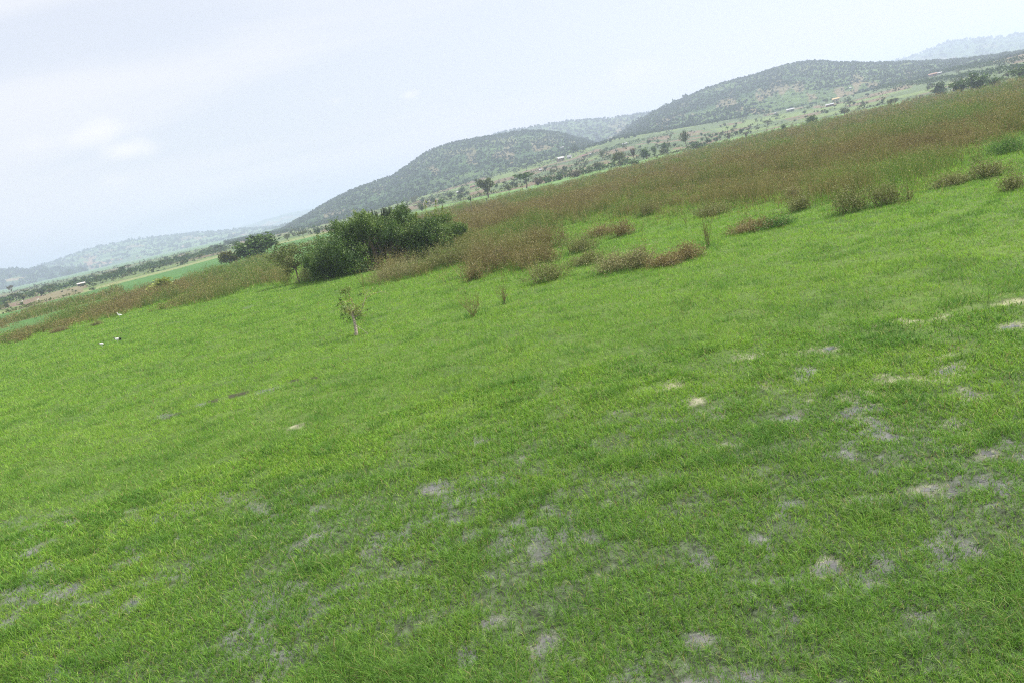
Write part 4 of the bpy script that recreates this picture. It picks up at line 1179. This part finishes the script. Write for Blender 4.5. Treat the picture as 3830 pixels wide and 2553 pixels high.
def egret(u, v, label, rz, s=1.0, upright=True, group='white egrets'):
    b = at(u, v); t = thing('egret', label, 'bird', b, rz, (s, s, s), group)
    pts = [(0, 0, .42), (.13, 0, .47), (.2, 0, .56), (.17, 0, .66), (.21, 0, .76), (.27, 0, .79), (-.15, 0, .39), (-.30, 0, .35), (0, .04, .28), (.01, .04, .14), (.02, .04, 0), (.02, -.04, .28), (.04, -.04, .14), (.06, -.04, 0)]
    ed_ = [(0, 1), (1, 2), (2, 3), (3, 4), (4, 5), (0, 6), (6, 7), (0, 8), (8, 9), (9, 10), (0, 11), (11, 12), (12, 13)]
    skin_body('body', pts, ed_, [.11, .09, .04, .032, .03, .034, .09, .03, .022, .011, .011, .022, .011, .011], M_EGRET, t)
    bl = MB(); bl.tube([(.28, 0, .79), (.36, 0, .775), (.43, 0, .755)], [.016, .011, .003], 6, (.55, .36, .06)); bl.build('bill', M_PLUME, t, True)
    return t


ibis(443, 1281, 'black and white ibis with dark plumes on its tail, upper one of the pair', math.pi * 1.0, False, True, .85)
ibis(384, 1298, 'black and white ibis with lowered head, lower one of the pair', math.pi * .95, True, False, .78)
egret(451, 1190, 'white egret with raised neck at the edge of the brown weeds', math.pi * .98, 1.0)
for (u, v, lab) in ((1960, 711, 'white egret in grass left of the flat-topped tree trunk'), (1969, 713, 'white egret at the foot of the flat-topped tree'), (1987, 707, 'white egret first to the right of the flat-topped tree'),
                    (1995, 702, 'white egret farthest right of the flat-topped tree'), (2086, 668, 'white egret on the hedge below the ball-shaped tree'), (143, 1126, 'tall white egret on the tan strip at left'), (84, 1133, 'white egret on the red soil at left')):
    egret(u, v, lab, random.choice([0, math.pi]) + random.gauss(0, .4), 1.5)
for (u, v) in ((958, 912), (1003, 898), (1016, 899), (974, 920), (913, 929), (1026, 903), (996, 922), (1030, 908)):   # white birds sitting in the large dark tree
    bq = on_plane(u, v, depth(at(972, 966)) - 1.6); e = egret(u, 966, 'white egret perched in the large dark tree left of the thicket', random.choice([0, math.pi]), .8, group='white egrets perched in the large dark tree')
    e.location = bq.tolist()


def post(u0, v0, u1, v1, label, rad=.05, fork=False):
    b = at(u0, v0); d = depth(b); b[2] = 0
    top = on_plane(u1, v1, d) - b
    t = thing('post', label, 'post', b); mb = MB()
    mb.tube([(0, 0, -.1), top * .35 + np.array([.03, 0, 0]), top * .7 - np.array([.03, 0, 0]), top], [rad, rad * .95, rad * .85, rad * .7], 7, (.14, .12, .10)); mb.build('shaft', M_BARK, t, True)
    if fork:
        fk = MB()
        fk.tube([top * .82, top + np.array([.14, 0, .14]), top + np.array([.2, 0, .42])], [rad * .7, rad * .6, rad * .4], 6, (.10, .09, .08)); fk.tube([top * .9, top + np.array([-.10, 0, .12]), top + np.array([-.22, 0, .2])], [rad * .7, rad * .6, rad * .4], 6, (.10, .09, .08)); fk.build('fork', M_BARK, t, True)
    return b + top, d


tp, d = post(1765, 806, 1761, 750, 'thin dark perch post with a black bird on top', .09)
t = thing('cormorant', 'black long-necked bird perched upright on the thin dark post', 'bird', tp + np.array([0, 0, -.03]), .2, (1.3,) * 3)
skin_body('body', [(0, 0, .30), (.04, 0, .42), (.09, 0, .54), (.08, 0, .64), (.13, 0, .71), (-.06, 0, .16), (-.13, 0, -.02), (.02, .04, .10), (.04, .04, 0), (.02, -.04, .10), (.04, -.04, 0)],
          [(0, 1), (1, 2), (2, 3), (3, 4), (0, 5), (5, 6), (0, 7), (7, 8), (0, 9), (9, 10)], [.12, .09, .05, .035, .04, .09, .03, .03, .015, .03, .015], M_BLACK, t)
bl = MB(); bl.tube([(.14, 0, .71), (.21, 0, .715), (.26, 0, .70)], [.016, .012, .004], 6, (.2, .15, .06)); bl.build('bill', M_PLUME, t, True)
post(1826, 782, 1820, 744, 'dark perch post with a forked top right of the bird', .10, True)
post(1717, 778, 1713, 758, 'thin bare stick left of the perch posts', .035)

# dark animal in the deep green field
b = at(126, 1162); t = thing('animal', 'small black animal grazing in the deep green field behind the left weeds', 'animal', b, .1, (1.5,) * 3)
skin_body('body', [(0, 0, .52), (.25, 0, .54), (.4, 0, .56), (.53, 0, .5), (.62, 0, .40), (-.28, 0, .54), (.27, .1, .3), (.28, .1, 0), (.27, -.1, .3), (.26, -.1, 0), (-.27, .1, .32), (-.32, .1, .18), (-.28, .1, 0), (-.27, -.1, .32), (-.33, -.1, .18), (-.3, -.1, 0)],
          [(0, 1), (1, 2), (2, 3), (3, 4), (0, 5), (1, 6), (6, 7), (1, 8), (8, 9), (5, 10), (10, 11), (11, 12), (5, 13), (13, 14), (14, 15)],
          [.19, .18, .11, .085, .055, .17, .05, .03, .05, .03, .06, .035, .03, .06, .035, .03], M_BLACK, t)

# ------------------------------------------------------------------ air
box = MB(); top = HEIGHT_MAX + 12
box.box((0, 0, (top - 12) / 2), (19000, 19000, top + 12))
hz = box.build('haze', M_GROUND); hz.data.materials.clear()
m, nt, out = newmat('haze'); pv = N(nt, 'ShaderNodeVolumePrincipled')
pv.inputs['Color'].default_value = (.70, .79, 1.0, 1); pv.inputs['Density'].default_value = .00034; pv.inputs['Anisotropy'].default_value = .25
nt.links.new(pv.outputs['Volume'], out.inputs['Volume']); hz.data.materials.append(m)
tag(hz, 'thin bluish haze over the whole valley', 'haze', kind='stuff')

# ------------------------------------------------------------------ light, sky
SUN_EL, SUN_AZ = RAD(53), RAD(72)      # azimuth from +Y towards +X
sl = bpy.data.lights.new('sun', 'SUN'); sl.energy = 5.0; sl.angle = RAD(0.8); sl.color = (1, .955, .88)
so = bpy.data.objects.new('sun', sl); COL.objects.link(so)
from mathutils import Vector, Matrix
sd = Vector((math.sin(SUN_AZ) * math.cos(SUN_EL), math.cos(SUN_AZ) * math.cos(SUN_EL), math.sin(SUN_EL)))
so.rotation_euler = sd.to_track_quat('Z', 'Y').to_euler()

W = bpy.data.worlds.new('World'); S.world = W; W.use_nodes = True
nt = W.node_tree; nt.nodes.clear(); L = nt.links.new
out = N(nt, 'ShaderNodeOutputWorld'); bg = N(nt, 'ShaderNodeBackground'); bg.inputs['Strength'].default_value = .08
sky = N(nt, 'ShaderNodeTexSky', sky_type='NISHITA'); sky.sun_disc = False; sky.sun_elevation = SUN_EL; sky.sun_rotation = SUN_AZ; sky.dust_density = 2.0; sky.air_density = 1.0
tc = N(nt, 'ShaderNodeTexCoord'); sx = N(nt, 'ShaderNodeSeparateXYZ'); L(tc.outputs['Generated'], sx.inputs[0])
zc = N(nt, 'ShaderNodeMath', operation='MAXIMUM'); zc.inputs[1].default_value = 0; L(sx.outputs['Z'], zc.inputs[0])
za = N(nt, 'ShaderNodeMath', operation='ADD'); za.inputs[1].default_value = .13; L(zc.outputs[0], za.inputs[0])
dx = N(nt, 'ShaderNodeMath', operation='DIVIDE'); L(sx.outputs['X'], dx.inputs[0]); L(za.outputs[0], dx.inputs[1])
dy = N(nt, 'ShaderNodeMath', operation='DIVIDE'); L(sx.outputs['Y'], dy.inputs[0]); L(za.outputs[0], dy.inputs[1])
cv = N(nt, 'ShaderNodeCombineXYZ'); L(dx.outputs[0], cv.inputs[0]); L(dy.outputs[0], cv.inputs[1])
mp = N(nt, 'ShaderNodeMapping'); mp.inputs['Scale'].default_value = (.32, .8, 1); mp.inputs['Rotation'].default_value = (0, 0, RAD(14)); mp.inputs['Location'].default_value = (3.1, .7, 0); L(cv.outputs[0], mp.inputs['Vector'])
no = N(nt, 'ShaderNodeTexNoise'); no.inputs['Scale'].default_value = 1.0; no.inputs['Detail'].default_value = 7; no.inputs['Roughness'].default_value = .5; no.inputs['Distortion'].default_value = .3; L(mp.outputs[0], no.inputs['Vector'])
mr = N(nt, 'ShaderNodeMapRange', interpolation_type='SMOOTHSTEP'); mr.inputs['From Min'].default_value = .36; mr.inputs['From Max'].default_value = .58; mr.inputs['To Min'].default_value = .72; mr.inputs['To Max'].default_value = .98; L(no.outputs['Fac'], mr.inputs['Value'])
mx = N(nt, 'ShaderNodeMix', data_type='RGBA'); mx.inputs['B'].default_value = (8.3, 8.42, 8.9, 1); sk2 = N(nt, 'ShaderNodeVectorMath', operation='SCALE'); sk2.inputs['Scale'].default_value = 1.55; L(sky.outputs[0], sk2.inputs[0]); L(sk2.outputs['Vector'], mx.inputs['A']); L(mr.outputs['Result'], mx.inputs['Factor'])
last = mx.outputs['Result']
# small warm white puffs low over the left
n3 = N(nt, 'ShaderNodeTexNoise'); n3.inputs['Scale'].default_value = 14; n3.inputs['Detail'].default_value = 6; L(tc.outputs['Generated'], n3.inputs['Vector'])
for (u, v, rad, amp) in ((380, 485, .05, .9), (290, 520, .05, .7), (470, 560, .05, 1.0), (540, 560, .05, .7), (130, 545, .05, .5), (1535, 355, .022, .7), (1260, 375, .024, .4), (420, 680, .04, .4), (2350, 270, .06, .35)):
    dv = ray(u, v); dv = dv / np.linalg.norm(dv)
    ds = N(nt, 'ShaderNodeVectorMath', operation='SUBTRACT'); ds.inputs[1].default_value = dv.tolist(); L(tc.outputs['Generated'], ds.inputs[0])
    sc_ = N(nt, 'ShaderNodeVectorMath', operation='MULTIPLY'); sc_.inputs[1].default_value = (1, 1, 2.4); L(ds.outputs[0], sc_.inputs[0])
    ln = N(nt, 'ShaderNodeVectorMath', operation='LENGTH'); L(sc_.outputs[0], ln.inputs[0])
    f1 = N(nt, 'ShaderNodeMapRange'); f1.inputs['From Min'].default_value = rad; f1.inputs['From Max'].default_value = 0; f1.inputs['To Min'].default_value = 0; f1.inputs['To Max'].default_value = 1; L(ln.outputs['Value'], f1.inputs['Value'])
    ad = N(nt, 'ShaderNodeMath', operation='MULTIPLY_ADD'); L(n3.outputs['Fac'], ad.inputs[0]); ad.inputs[1].default_value = 1.3; ad.inputs[2].default_value = -.75
    sm_ = N(nt, 'ShaderNodeMath', operation='ADD'); L(ad.outputs[0], sm_.inputs[0]); L(f1.outputs['Result'], sm_.inputs[1])
    gt0 = N(nt, 'ShaderNodeMath', operation='MULTIPLY'); L(f1.outputs['Result'], gt0.inputs[0]); gt0.inputs[1].default_value = 6; gt0.use_clamp = True
    f2 = N(nt, 'ShaderNodeMapRange', interpolation_type='SMOOTHSTEP'); f2.inputs['From Min'].default_value = .12; f2.inputs['From Max'].default_value = .95; f2.inputs['To Max'].default_value = amp * .75; L(sm_.outputs[0], f2.inputs['Value'])
    f3 = N(nt, 'ShaderNodeMath', operation='MULTIPLY'); L(f2.outputs['Result'], f3.inputs[0]); L(gt0.outputs[0], f3.inputs[1])
    m2 = N(nt, 'ShaderNodeMix', data_type='RGBA'); m2.inputs['B'].default_value = (9.7, 9.5, 9.4, 1); L(last, m2.inputs['A']); L(f3.outputs[0], m2.inputs['Factor']); last = m2.outputs['Result']
L(last, bg.inputs['Color']); L(bg.outputs[0], out.inputs['Surface'])

cam = bpy.data.cameras.new('camera'); cam.sensor_width = 36; cam.lens = F / 3830 * 36; cam.clip_end = 30000; cam.clip_start = .1
co = bpy.data.objects.new('camera', cam); COL.objects.link(co)
M = Matrix.Identity(4)
for k in range(3):
    M[k][0] = _r[k]; M[k][1] = _u[k]; M[k][2] = -_f[k]; M[k][3] = EYE[k]
co.matrix_world = M
S.camera = co
S.view_settings.view_transform = 'Standard'; S.view_settings.look = 'None'; S.view_settings.exposure = 0.5; S.view_settings.gamma = 1
S.render.resolution_x, S.render.resolution_y = 1024, 682
S.cycles.max_bounces = 6; S.cycles.diffuse_bounces = 3; S.cycles.glossy_bounces = 2; S.cycles.transmission_bounces = 4; S.cycles.volume_bounces = 1
S.cycles.use_denoising = False; S.cycles.use_adaptive_sampling = False; S.cycles.filter_width = 1.15
S.cycles.caustics_reflective = False; S.cycles.caustics_refractive = False
